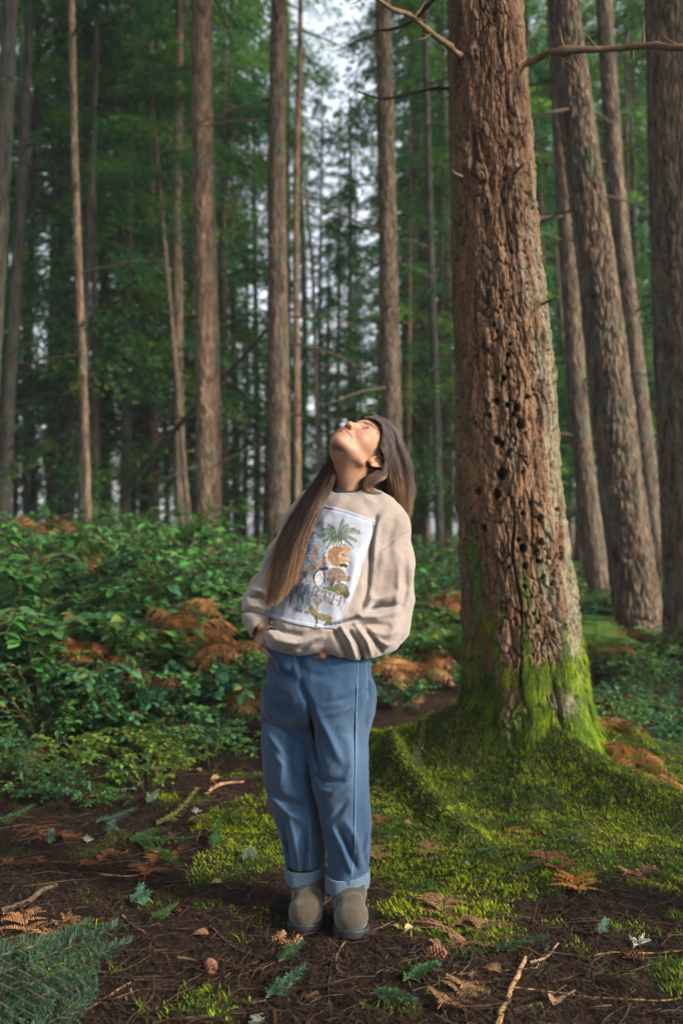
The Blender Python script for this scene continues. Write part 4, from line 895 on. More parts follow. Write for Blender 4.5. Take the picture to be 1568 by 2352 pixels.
def stick(pts, r0, r1, col, lab, name='stick', forks=(), cat='stick', lift=0.):
    W_ = np.array([fl(*p) for p in pts]); P = spline(W_, 20)
    P[:, 2] = gh(P[:, 0], P[:, 1])+r0*.9+lift; off = P[0].copy(); g = Geo()
    wob = np.stack([fbm(P[:, 0]*14, P[:, 1]*14, 1., 2), fbm(P[:, 0]*14, P[:, 1]*14, 5., 2), P[:, 0]*0], -1)*r0*.8
    tube(g, P-off+wob, np.linspace(r0, r1, 20)*(1+.10*rg.normal(0, 1, 20)), 7, col)
    for f in forks:
        Fw = np.array([fl(*p) for p in f]); Fp = spline(Fw, 8); Fp[:, 2] = gh(Fp[:, 0], Fp[:, 1])+r1+lift+np.linspace(0, .01, 8); tube(g, Fp-off, np.linspace(r1*.9, r1*.3, 8), 5, col)
    r = thing(name, lab, cat, off); g.build('stem', M_wood, r)
BR = (.13, .075, .04); DK = (.05, .032, .02); TN = (.26, .155, .075)
stick([(1140, 2370), (1165, 2300), (1205, 2205)], .0085, .007, TN, 'stout yellow-brown stick pointing up at the bottom edge')
stick([(480, 1825), (500, 1808), (560, 1800)], .010, .006, (.24, .12, .075), 'forked pinkish stick on the bare soil left of the jeans', forks=[[(500, 1808), (482, 1795)], [(480, 1825), (470, 1830)]])
stick([(0, 1975), (100, 1985), (200, 1990), (300, 1982), (345, 1985)], .007, .003, DK, 'long dark branch lying across the left soil', forks=[[(300, 1982), (340, 2010), (380, 2030)]])
stick([(1050, 1905), (960, 1880), (930, 1862)], .003, .002, BR, 'thin curved twig on the mound just right of the jeans')
stick([(970, 1745), (1010, 1770), (1075, 1815)], .003, .0018, TN, 'thin tan twig slanting down the left root')
stick([(1130, 1915), (1180, 1935), (1250, 1960)], .005, .002, BR, 'dark brown twig among the needles below the trunk', forks=[[(1210, 1945), (1225, 1925)]])
stick([(1265, 2010), (1310, 1965), (1380, 1950)], .003, .002, TN, 'curved pale stem arching over the moss mound')
stick([(1170, 2075), (1200, 2040), (1250, 2012), (1290, 2015)], .003, .002, (.33, .24, .14), 'bleached curved twig under the silvery sprig')
stick([(775, 2240), (772, 2200), (800, 2160), (880, 2130), (1000, 2090)], .0045, .002, (.10, .07, .045), 'long bent twig under the right boot toe', forks=[[(772, 2200), (765, 2180)]])
stick([(300, 2275), (310, 2300), (360, 2330), (400, 2335)], .004, .003, (.12, .09, .06), 'bent grey twig beside the large blue-green bough')
stick([(395, 2340), (480, 2335), (560, 2310), (610, 2300)], .003, .002, (.16, .12, .07), 'slender pale twig along the bottom left of centre')
stick([(480, 2130), (540, 2180), (620, 2205), (740, 2210)], .004, .002, (.09, .06, .04), 'thin dark twig curving below the left boot')
stick([(465, 1960), (470, 1995), (490, 2020), (530, 2045)], .003, .002, (.12, .085, .05), 'wiry twig left of the jeans cuff')
stick([(140, 2340), (220, 2310), (300, 2260)], .005, .003, (.12, .06, .03), 'reddish stick emerging from the corner bough')
stick([(1050, 2240), (1150, 2230), (1240, 2225)], .003, .002, (.14, .10, .05), 'straight thin twig across the dark litter at lower right')
stick([(1350, 2200), (1450, 2190), (1568, 2185)], .0028, .002, (.22, .15, .06), 'straw-coloured stem at the right edge of the moss')
stick([(1180, 2270), (1330, 2290), (1480, 2300), (1580, 2290)], .0028, .002, (.2, .14, .06), 'long straw-coloured stem near the bottom right')
stick([(1215, 2215), (1255, 2200), (1280, 2170)], .005, .003, (.20, .13, .08), 'short brown stick beside the stout yellow-brown one', forks=[[(1240, 2205), (1230, 2235)]])
stick([(900, 2190), (960, 2240), (1000, 2290), (1030, 2350)], .004, .002, (.08, .055, .035), 'dark twig running to the bottom edge right of the boots')
stick([(1140, 2060), (1180, 2120), (1195, 2150)], .003, .002, BR, 'dark short twig above the bottom right litter')
stick([(1000, 1970), (1080, 1930), (1170, 1925), (1220, 1925)], .0022, .0014, BR, 'hair-thin twig crossing the moss mound')
stick([(1310, 1970), (1400, 2010), (1568, 2030)], .0025, .0015, BR, 'long thin twig toward the right edge')
stick([(0, 1905), (90, 1900), (170, 1915)], .004, .002, (.12, .07, .04), 'brown twig high on the left soil')
stick([(210, 1790), (300, 1775), (380, 1780), (440, 1770)], .003, .002, (.10, .06, .035), 'thin twig under the front leaves of the thicket')
stick([(230, 2010), (250, 2013), (300, 2015), (335, 2008)], .004, .003, (.30, .14, .07), 'straight orange-brown stick on the left soil')
stick([(0, 2100), (60, 2080), (130, 2040)], .012, .008, (.07, .05, .035), 'thick dark stick half sunk at the left edge')
stick([(280, 2105), (310, 2130), (335, 2145)], .004, .003, (.20, .12, .06), 'small brown stick left of the upright blue sprig')
stick([(1180, 2330), (1240, 2310), (1320, 2280)], .006, .004, (.09, .06, .04), 'grey stick near the bottom edge right of the stout one')
stick([(760, 2352), (755, 2280), (765, 2190)], .003, .002, (.08, .06, .04), 'thin upright-looking twig under the right boot')

def cone(px, py, s, lab, rz=0.):
    x, y, z = fl(px, py); g = Geo(); n = 70; L = .055*s
    for i in range(n):
        t = i/n; a = i*2.4; r = .012*s*math.sin(math.pi*min(1, t*.85+.12)); b = np.array([r*math.cos(a), L*(t-.5), r*math.sin(a)])
        d = np.array([math.cos(a), .9, math.sin(a)]); d /= np.linalg.norm(d); sd_ = np.cross(d, [0, 1, 0]); sd_ /= np.linalg.norm(sd_); w_ = .0055*s; l = .011*s
        n_ = np.cross(sd_, d)*.0012
        g.add([b*.6-sd_*w_, b*.6+sd_*w_, b+d*l*.7+sd_*w_, b+d*l, b+d*l*.7-sd_*w_, b*.6+n_], [[0, 1, 2, 4]], [[4, 2, 3], [0, 4, 5]], np.array([.15, .065, .04])*rg.uniform(.6, 1.4))
    r = thing('pine_cone', lab, 'cone', (x, y, z+.012*s), rz); g.build('scales', M_wood, r, smooth=False)
cone(485, 2230, 1.0, 'reddish cone in the dark litter below centre left', .4)
cone(1005, 2200, 1.1, 'cone on the litter below the tan fronds', 1.2)
cone(935, 1900, .9, 'small cone on the moss right of the jeans', .3)
cone(1175, 1975, .8, 'small cone beside the rusty frond on the mound', 2)
cone(1460, 2205, 1.0, 'cone under a tuft of pale lichen at the right', 1.4)
cone(420, 2095, .8, 'dark cone in the litter left of the boots', 2.5)

def lichen(px, py, s, lab, cat='lichen'):
    x, y, z = fl(px, py); g = Geo()
    for i in range(34):
        d = rg.normal(0, 1, 3); d[2] = abs(d[2])*.8; d /= np.linalg.norm(d); l = .028*s*rg.uniform(.5, 1.2)
        tube(g, spline([[0, 0, 0], d*l*.5+rg.normal(0, .003, 3), d*l], 5), np.linspace(.0016, .0007, 5)*s, 4, np.array([.42, .46, .36])*rg.uniform(.7, 1.1), cap=False)
    r = thing('lichen_tuft', lab, cat, (x, y, z+.008)); g.build('lichen', M_fern, r, smooth=False)
lichen(1465, 2175, 1.3, 'pale branching lichen tuft on top of a cone at the right')
lichen(350, 1840, 1.2, 'pale green lichen by the small seedling on the left soil')
lichen(452, 1870, .9, 'whitish lichen on the yellowing fir spray')
lichen(200, 1935, .8, 'pale lichen scrap above the rusty fronds')
for q, (px, py) in enumerate([(872, 1800), (888, 1782), (905, 1768), (862, 1815)]):
    lichen(px, py, .8, 'white lichen crust on the mossy stick right of the jeans') if q == 0 else lichen(px, py, .7, ['', 'white lichen dot second up the mossy root ridge', 'white lichen dot at the top of the mossy root ridge', 'white lichen speck nearest the jeans'][q])
lichen(1070, 1990, .6, 'pale lichen scrap beside the dark green sprig')
lichen(590, 2355-0, .8, 'pale green lichen at the bottom edge')

def dry_leaf(px, py, s, col, lab):
    x, y, z = fl(px, py); g = Geo(); a = rg.uniform(0, 6.28)
    leaves(g, np.array([[0, 0, 0.]]), np.array([[math.cos(a), math.sin(a), .15]]), np.array([[.2, -.3, 1.]]), np.array([.06*s]), np.array([.035*s]), np.array([col]), .35, .5)
    r = thing('dry_leaf', lab, 'leaf', (x, y, z+.012)); g.build('blade', M_fern, r)
for px, py, s, c, l in [(345, 1770, 1.2, (.30, .15, .09), 'pinkish brown dry leaf before the thicket'), (1150, 2245, 1.3, (.22, .13, .07), 'brown folded leaf by the stout stick'), (700, 1760+700-420, .8, (.3, .2, .1), 'tan leaf scrap left of the left boot'), (510, 2055-20, .8, (.32, .2, .1), 'small tan leaf left of the cuff'), (1060, 2330-60, 1.0, (.2, .1, .06), 'dark red leaf near the bottom centre'),
                        (505, 1790, 1.1, (.30, .16, .07), 'orange-brown leaf behind the forked stick'), (450, 1790-18, .9, (.33, .2, .1), 'tan leaf above the forked stick'), (230, 1835, 1.1, (.2, .11, .07), 'brown leaf under the seedling'), (915, 2140, .7, (.4, .24, .12), 'tiny tan leaf on the moss right of the right boot'), (945, 2135, .7, (.45, .28, .16), 'pale chip of leaf further right of the right boot'),
                        (480, 2155, 1.0, (.25, .14, .07), 'light brown bark chip in the dark litter'), (1270, 2320, 1.2, (.2, .12, .07), 'big brown leaf at the bottom right')]:
    dry_leaf(px, py, s, c, l)
# thin bent stems arching in the thicket
for pts, Y, lab in [([(255, 1520), (300, 1470), (340, 1480), (360, 1560), (400, 1640)], 6.3, 'bare arching stem in the middle of the left thicket'), ([(150, 1740), (210, 1640), (225, 1520)], 5.6, 'bare reddish stem rising at the front of the left thicket'), ([(70, 1720), (75, 1640), (110, 1560)], 5.7, 'thin reddish stem near the left edge of the thicket'), ([(545, 1330), (580, 1270), (600, 1240)], 8, 'yellow grass-like stem above the thicket beside the sleeve')]:
    P = spline([at(a, b, Y) for a, b in pts], 16); g = Geo(); tube(g, P-P[0], np.linspace(.004, .0015, 16), 4, (.20, .11, .05), cap=False)
    r = thing('bare_stem', lab, 'stem', P[0]); g.build('stem', M_stem, r)
# ------------------------------------------------------------------ the woman
Y0 = 3.18; S_ = Y0/FP
def W3(px, py, dy=0.): return at(px, py, Y0+dy)
def smin(a, b, k):
    h = np.clip(.5+.5*(b-a)/k, 0, 1); return b+(a-b)*h-k*h*(1-h)
def smax(a, b, k): return -smin(-a, -b, k)
def cap(P, A, B, ra, rb=None):
    rb = ra if rb is None else rb; A = np.asarray(A, f32); B = np.asarray(B, f32); d = B-A
    t = np.clip(((P-A)@d)/(d@d), 0, 1); return np.linalg.norm(P-A-t[:, None]*d, axis=1)-(ra+(rb-ra)*t)
def sph(P, c, r): return np.linalg.norm(P-np.asarray(c, f32), axis=1)-r
def ell(P, c, r):
    r = np.asarray(r, f32); q = (P-np.asarray(c, f32)); k0 = np.linalg.norm(q/r, axis=1); k1 = np.linalg.norm(q/(r*r), axis=1)+1e-9; return k0*(k0-1)/k1
def chain(P, pts, rs, k=.02):
    d = None
    for i in range(len(pts)-1):
        c = cap(P, pts[i], pts[i+1], rs[i], rs[i+1]); d = c if d is None else smin(d, c, k)
    return d
def layered(P, zs, cx, cy, rx, ry, rot=0., pw=2.0):
    """vertical body of elliptical sections"""
    o = np.argsort(zs); zs = np.asarray(zs)[o]; z = P[:, 2]
    f = lambda v: np.interp(z, zs, np.asarray(v)[o]).astype(f32)
    dx = P[:, 0]-f(cx); dy = P[:, 1]-f(cy); c, s = math.cos(rot), math.sin(rot)
    a = dx*c+dy*s; b = -dx*s+dy*c; RX, RY = f(rx), f(ry)
    q = ((np.abs(a)/RX)**pw+(np.abs(b)/RY)**pw)**(1/pw)
    return (q-1)*np.minimum(RX, RY)*.95
def surface_nets(D, org, h):
    nx, ny, nz = D.shape; S = D < 0
    cor = [(i, j, k) for i in (0, 1) for j in (0, 1) for k in (0, 1)]
    cnt = np.zeros((nx-1, ny-1, nz-1), np.uint8)
    for i, j, k in cor: cnt += S[i:nx-1+i, j:ny-1+j, k:nz-1+k]
    act = (cnt > 0) & (cnt < 8); I, J, K = np.nonzero(act); n = len(I)
    idx = np.full(act.shape, -1, np.int32); idx[I, J, K] = np.arange(n)
    acc = np.zeros((n, 3), f32); c_ = np.zeros(n, f32)
    for a in range(3):
        for p in (0, 1):
            for q in (0, 1):
                o = [0, 0, 0]; oo = [b for b in range(3) if b != a]; o[oo[0]] = p; o[oo[1]] = q
                e = list(o); e[a] = 1
                d0 = D[I+o[0], J+o[1], K+o[2]]; d1 = D[I+e[0], J+e[1], K+e[2]]; m = (d0 < 0) != (d1 < 0)
                t = np.where(m, d0/np.where(m, d0-d1, 1), 0); v = np.stack([np.full(n, float(x)) for x in o], -1); v[:, a] = t
                acc += v*m[:, None]; c_ += m
    V = np.stack([I, J, K], -1)+acc/c_[:, None]; V = V*h+org
    Q = []
    for a in range(3):
        b, c = [(1, 2), (2, 0), (0, 1)][a]
        sl0 = [slice(None)]*3; sl1 = [slice(None)]*3; sl0[a] = slice(0, D.shape[a]-1); sl1[a] = slice(1, D.shape[a])
        s0, s1 = S[tuple(sl0)], S[tuple(sl1)]; X = np.array(np.nonzero(s0 != s1)).T
        ok = (X[:, b] > 0) & (X[:, c] > 0) & (X[:, b] < D.shape[b]-1) & (X[:, c] < D.shape[c]-1); X = X[ok]
        sg = s0[X[:, 0], X[:, 1], X[:, 2]]
        def g(db, dc):
            Y = X.copy(); Y[:, b] -= db; Y[:, c] -= dc; return idx[Y[:, 0], Y[:, 1], Y[:, 2]]
        q = np.stack([g(1, 1), g(0, 1), g(0, 0), g(1, 0)], -1); q[~sg] = q[~sg][:, ::-1]; Q.append(q)
    return V, np.concatenate(Q)
def mesh_sdf(f, lo, hi, h, B=8, marg=1.7):
    lo = np.asarray(lo, float); hi = np.asarray(hi, float); nb = np.ceil((hi-lo)/(h*B)).astype(int)
    g = [lo[a]+(np.arange(nb[a])+.5)*h*B for a in range(3)]; Cc = np.stack(np.meshgrid(*g, indexing='ij'), -1).reshape(-1, 3).astype(f32)
    dc = f(Cc); near = np.abs(dc) < h*B*.87*marg
    D = np.repeat(np.repeat(np.repeat(dc.reshape(nb), B, 0), B, 1), B, 2).astype(f32)
    o = np.stack(np.meshgrid(*[np.arange(B)]*3, indexing='ij'), -1).reshape(-1, 3)
    bi = np.stack(np.unravel_index(np.nonzero(near)[0], nb), -1)*B
    for s in range(0, len(bi), 1500):
        ix = (bi[s:s+1500, None]+o[None]).reshape(-1, 3); P = (lo+ix*h).astype(f32); D[ix[:, 0], ix[:, 1], ix[:, 2]] = f(P)
    return surface_nets(D, lo, h)
def scr(P):
    """photo coordinates of points on the figure (to set folds where the cloth has them)"""
    return 784+P[:, 0]/P[:, 1]*FP, 1215-(P[:, 2]-CAMZ)/P[:, 1]*FP
def fold_sum(P, folds):
    px, py = scr(P); tot = np.zeros(len(P), f32)
    for pts, w_, h in folds:
        d, t = seg_d(px, py, pts); tot += h*np.exp(-(d/w_)**2)*(np.sin(np.pi*np.clip(t*.9+.05, 0, 1))**.5)
    return tot
def cv1(pts): return [(522.7+.3055*a, 914.6+.3055*b) for a, b in pts]
def cv2(pts): return [(522.7+.31478*a, 1480.9+.31478*b) for a, b in pts]

# ---- head frame (left, forward, up in the world), looking up to her right
HL = np.array([.803, -.557, -.214]); HF = np.array([-.069, -.443, .894]); HU = np.array([.592, .703, .394])
HL /= np.linalg.norm(HL); HF = HF-HL*(HF@HL); HF /= np.linalg.norm(HF); HU = -np.cross(HL, HF); HU = HU if HU[2] > 0 else -HU
HO = W3(825.4, 1036.9, .03); HS = 1.05
HM = np.stack([HL, HF, HU], 1)
def to_head(P): return ((P-HO)@HM/HS).astype(f32)
def from_head(q): return HO+HS*(np.asarray(q, float)@HM.T)
def head_q(q):
    x = np.abs(q[:, 0]); A = np.stack([x, q[:, 1], q[:, 2]], -1)
    d = ell(q, (0, -.012, .033), (.072, .092, .084))
    d = smin(d, ell(q, (0, .000, .040), (.068, .087, .078)), .012)
    d = smin(d, ell(q, (0, .026, -.008), (.062, .062, .072)), .02)
    d = smin(d, ell(q, (0, .026, -.058), (.050, .052, .046)), .02)
    d = smin(d, cap(A, (.050, -.002, -.062), (.014, .064, -.098), .012, .014), .022)
    d = smin(d, sph(q, (0, .071, -.099), .0185), .018)
    d = smin(d, sph(A, (.036, .052, -.030), .027), .018)
    d = smin(d, cap(A, (.008, .079, .020), (.042, .064, .022), .010, .010), .012)
    d = smax(d, -sph(A, (.0315, .101, -.001), .0205), .013)
    d = smin(d, ell(q, (0, .068, -.070), (.029, .026, .027)), .014)
    d = smin(d, cap(q, (0, .080, .012), (0, .098, -.034), .0075, .0085), .010)
    d = smin(d, sph(q, (0, .1015, -.041), .0100), .007)
    d = smin(d, sph(A, (.0125, .0920, -.045), .0080), .006)
    d = smax(d, -ell(A, (.0065, .099, -.0520), (.0040, .0065, .0046)), .003)
    d = smin(d, sph(A, (.031, .0715, .0), .0138), .005)
    d = smax(d, -ell(A, (.0320, .086, -.0005), (.0145, .0090, .0054)), .0015)
    d = smin(d, cap(A, (0, .0925, -.0655), (.027, .0790, -.0700), .0050, .0030), .004)
    d = smin(d, cap(A, (0, .0915, -.0755), (.024, .0785, -.0760), .0060, .0030), .004)
    d = smax(d, -chain(A, [(0, .0995, -.0700), (.020, .0905, -.0725), (.034, .0760, -.0715)], [.0022, .0022, .0024], .001), .002)
    for a, b in [((.018, .092, -.047), (.034, .080, -.060)), ((.034, .080, -.060), (.039, .066, -.080))]:
        d = smax(d, -cap(A, a, b, .0030, .0034), .008)
    return d
def ear_q(q):
    """her left ear (and right by symmetry)"""
    x = np.abs(q[:, 0]); y = q[:, 1]+.012; z = q[:, 2]+.018
    cy, sy = math.cos(.5), math.sin(.5); X = (x-.071)*cy+y*sy; Yy = -(x-.071)*sy+y*cy
    E = np.stack([X, Yy*.97+z*.24, z*.97-Yy*.24], -1)
    d = ell(E, (.001, -.004, 0), (.0055, .0165, .030))
    ring = [(.006+.003*math.sin(t), -.004+.0175*math.cos(t)*(1.0 if math.sin(t) > 0 else .8), .004+.029*math.sin(t)) for t in np.linspace(-.9, 3.9, 12)]
    d = smin(d, chain(E, ring, [.0030]*12, .002), .002)
    inn = [(.0055, -.008+.009*math.cos(t), .002+.016*math.sin(t)) for t in np.linspace(1.9, 4.4, 6)]
    d = smin(d, chain(E, inn, [.0024]*6, .002), .002)
    d = smin(d, sph(E, (.002, .002, -.026), .0075), .004)
    d = smax(d, -ell(E, (.0075, .0015, -.002), (.006, .0075, .012)), .002)
    d = smin(d, sph(E, (.002, .012, -.004), .0045), .004)
    return d
NB = W3(806, 1140, .035); NT = from_head((0, -.022, -.045))
HWR = [W3(592, 1436, -.02), W3(606, 1466, -.075)]
def hand_sdf(P, wr, kn, lat, back, thumb, fl_=1.):
    """palm, four fingers curling into the pocket, thumb from the side of the palm"""
    wr = np.array(wr); kn = np.array(kn); ax = (kn-wr); L = np.linalg.norm(ax); ax /= L; lat = lat-ax*(lat@ax); lat /= np.linalg.norm(lat); nb = np.cross(ax, lat); nb = nb if nb@back > 0 else -nb
    d = None
    for i, (o, dl) in enumerate([(-.028, -.002), (-.010, .004), (.009, .003), (.027, -.006)]):
        k = kn+lat*o+ax*dl; c = cap(P, wr+lat*o*.55, k, .0155, .0115); d = c if d is None else smin(d, c, .010)
    for i, (o, ln) in enumerate([(-.028, .90), (-.010, 1.0), (.009, .95), (.027, .76)]):
        k = kn+lat*o*1.05; r = .0090-.0008*(i == 3)
        a = k+(ax*.85-nb*.5)*.042*ln; b = a+(ax*.5-nb*.85)*.026*ln; e = b+(ax*.25-nb*.95)*.020*ln
        f = smin(smin(cap(P, k, a, r+.0008, r), cap(P, a, b, r, r-.0008), .003), cap(P, b, e, r-.0008, r-.0018), .003)
        d = smin(d, f, .003); d = smin(d, sph(P, k+nb*.003, .0095), .006)
    t = [np.array(q) for q in thumb]
    d = smin(d, cap(P, t[0], t[1], .0145, .0105), .010); d = smin(d, cap(P, t[1], t[2], .0100, .0092), .003); d = smin(d, cap(P, t[2], t[3], .0092, .0075), .002)
    return d
RW, RK = W3(590, 1428, .0), W3(609, 1470, -.075)
LW, LK = W3(768, 1474, -.128), W3(733, 1486, -.132)
R_TH = [W3(598, 1440, -.075), W3(608, 1438, -.135), W3(621, 1443, -.155), W3(634, 1450, -.158)]
L_TH = [W3(755, 1472, -.13), W3(743, 1472, -.14), W3(733, 1482, -.14), W3(728, 1494, -.125)]
def body_upper(P):
    q = to_head(P); d = smin(head_q(q)*HS, ear_q(q)*HS, .003)
    n = cap(P, NT, NB, .049, .052); d = smin(d, n, .022)
    d = smin(d, cap(P, from_head((0, .01, -.075)), W3(797, 1135, .03), .026, .030), .03)
    d = smin(d, cap(P, from_head((.044, -.03, -.050)), W3(792, 1142, -.02), .011, .011), .022)
    d = smin(d, cap(P, W3(775, 1185, .05), W3(830, 1185, .03), .045), .04)
    return d
def body_lower(P):
    d = chain(P, [W3(795, 1205, .03), W3(780, 1260, .03), W3(750, 1400, .0), W3(735, 1520, .02)], [.08, .09, .085, .095], .05)
    d = smin(d, cap(P, W3(725, 1188, .08), W3(875, 1190, .0), .03), .05)
    d = smin(d, chain(P, [W3(715, 1180, .08), W3(608, 1365, .06), RW], [.035, .03, .024], .02), .02)
    d = smin(d, chain(P, [W3(885, 1180, .0), W3(890, 1425, .0), LW], [.035, .032, .024], .02), .02)
    d = smin(d, chain(P, [W3(785, 1560, .02), W3(782, 1790, -.0), W3(800, 2030, .0), W3(800, 2075, .01)], [.055, .045, .036, .035], .03), .03)
    d = smin(d, chain(P, [W3(680, 1560, .06), W3(672, 1790, .06), W3(704, 2010, .05), W3(706, 2050, .05)], [.055, .045, .036, .035], .03), .03)
    return d
r_hand = lambda P: smin(hand_sdf(P, RW, RK, np.array([.55, -.8, .25]), np.array([-.7, -.6, .2]), R_TH), chain(P, [W3(608, 1365, .06), RW], [.03, .024], .01), .02)
l_hand = lambda P: smin(hand_sdf(P, LW, LK, np.array([-.1, -.25, 1.]), np.array([-.2, -1, 0]), L_TH), cap(P, W3(830, 1455, -.07), LW, .028, .024), .02)

wx, wy, wz = W3(735, 2150)
PERS = np.array([W3(750, 2150)[0], Y0, 0.])
woman = thing('person', 'woman in beige sweatshirt, blue jeans and olive boots gazing up, hands in pockets', 'person', PERS)
M_skin = attr_mat('skin', rough=.56, spec=.35, nscale=90, namp=.09, bump=.18, bscale=420, dist=.0010, sss=.10)
def bodymesh():
    parts = []
    parts.append(mesh_sdf(body_upper, HO-[.16, .17, .19], HO+[.17, .18, .15], .0019))
    parts.append(mesh_sdf(body_lower, W3(540, 2080, 0)-[.0, .25, .05], W3(960, 1120, .0)+[0, .25, 0], .008))
    for f, c in ((r_hand, (RW+RK)/2), (l_hand, (LW+LK)/2)):
        parts.append(mesh_sdf(f, c-[.09, .11, .11], c+[.09, .11, .09], .0022))
    Vs = []; Qs = []; n = 0
    for V, Q in parts: Vs.append(V); Qs.append(Q+n); n += len(V)
    V = np.concatenate(Vs); Q = np.concatenate(Qs); q = to_head(V); ax = np.abs(q[:, 0])
    col = np.zeros((len(V), 3))+np.array([.255, .132, .078])
    def mixc(c, d, k): return c*(1-k[:, None])+np.array(d)*k[:, None]
    hd = np.linalg.norm(q, axis=1) < .16
    g = lambda c, r: np.exp(-(np.linalg.norm((np.stack([ax, q[:, 1], q[:, 2]], -1)-c)/r, axis=1))**2)*hd
    col = mixc(col, [.36, .125, .085], .65*g(np.array([.040, .070, -.032]), np.array([.022, .03, .018])))
    col = mixc(col, [.36, .13, .09], .5*g(np.array([.0, .112, -.042]), np.array([.014, .012, .014])))
    A = np.stack([ax, q[:, 1], q[:, 2]], -1).astype(f32)
    lip = np.minimum(cap(A, (0, .0935, -.0660), (.026, .0795, -.0705), .0048, .0028), cap(A, (0, .0920, -.0745), (.024, .0790, -.0760), .0058, .0028))
    col = mixc(col, [.30, .10, .085], .9*sstep(.002, -.001, lip)*hd)
    col = mixc(col, [.09, .025, .022], .95*sstep(.0036, .0010, chain(A, [(0, .0975, -.0700), (.020, .0890, -.0725), (.034, .0750, -.0715)], [.0008, .0009, .0014], .001))*hd)
    col = mixc(col, [.16, .05, .035], .8*sstep(.006, .003, np.linalg.norm((A-np.array([.0065, .099, -.0520])), axis=1))*hd)
    eb = chain(A, [(.014, .09, .018), (.030, .085, .0265), (.046, .073, .027), (.056, .060, .020)], [.0036, .0040, .0032, .0012], .002)
    col = mixc(col, [.045, .022, .014], .92*sstep(.0030, -.001, eb)*hd)
    ew = np.linalg.norm((A-np.array([.0315, .080, -.0005]))/np.array([.0180, .02, .0078]), axis=1)
    col = mixc(col, [.035, .018, .014], .9*sstep(1.35, 1.0, ew)*sstep(-.001, .002, q[:, 2]+.0015)*hd); col = mixc(col, [.14, .07, .05], .6*sstep(1.3, 1.0, ew)*hd); col = mixc(col, [.30, .14, .10], .4*sstep(1.5, 1.0, ew)*hd)  # lash line, plus shading painted around and under the eye
    ear = (ax > .068) & hd & (q[:, 1] < .015); col = mixc(col, [.36, .155, .095], .6*ear)
    ax3 = np.linalg.norm(V-R_TH[3], axis=1); col = mixc(col, [.62, .36, .30], .7*sstep(.010, .006, ax3)*(V[:, 2] > R_TH[3][2]-.001))
    hnd = np.minimum(np.linalg.norm(V-RK, axis=1), np.linalg.norm(V-LK, axis=1)) < .09
    col = mixc(col, [.25, .12, .075], .7*hnd)
    # scalp under the hair
    sc_ = sstep(.0, .008, (q[:, 2]-.066)*.9-(q[:, 1]-.082)*.9)*hd*(q[:, 2] > .02) 
    mesh_np('body', V-PERS, Q, M_skin, woman, col=col)
# eyes
M_eye = attr_mat('eye', rough=.08, spec=.6, nscale=5, namp=0)
gaze = HF+HU*.05+HL*.38; gaze /= np.linalg.norm(gaze)
for sx in (-1, 1):
    c = from_head((.031*sx, .0715, .0)); r = .0128*HS; n = 32
    th = np.linspace(0, np.pi, n); ph = np.linspace(0, 2*np.pi, 2*n, endpoint=False); a = np.cross(gaze, [0, 0, 1.]); a /= np.linalg.norm(a); b = np.cross(a, gaze)
    D = np.cos(th)[:, None, None]*gaze+np.sin(th)[:, None, None]*(np.cos(ph)[None, :, None]*a+np.sin(ph)[None, :, None]*b)
    V = (c-PERS+r*D).reshape(-1, 3); m = 2*n; i = np.arange(n-1)[:, None]*m; j = np.arange(m)[None]; k = (j+1) % m
    Q = np.stack([i+j, i+m+j, i+m+k, i+k], -1).reshape(-1, 4); t_ = np.repeat(th, m)
    col = np.where(t_[:, None] < .22, [.01, .01, .01], np.where(t_[:, None] < .56, [.10, .12, .10], [.36, .32, .30]))
    mesh_np('eye', V, Q, M_eye, woman, col=col)
# earrings
M_gold, t, b, o = new_mat('gold'); b.inputs['Base Color'].default_value = (.85, .58, .28, 1); b.inputs['Metallic'].default_value = 1; b.inputs['Roughness'].default_value = .25
g = Geo(); cc = from_head((.079, .004, -.045)); e1 = HU*.5-HF*.2; e1 = -HU; e2 = HF
P = np.array([cc+.0085*(math.cos(a)*e1+math.sin(a)*e2) for a in np.linspace(0, 6.28, 22)])-PERS; tube(g, P, .0008, 6); g.build('earring', M_gold, woman)
g = Geo(); cc = from_head((.081, -.006, -.040)); P = np.array([cc+.005*(math.cos(a)*e1+math.sin(a)*e2) for a in np.linspace(0, 6.28, 18)])-PERS; tube(g, P, .0007, 6); g.build('earring', M_gold, woman)

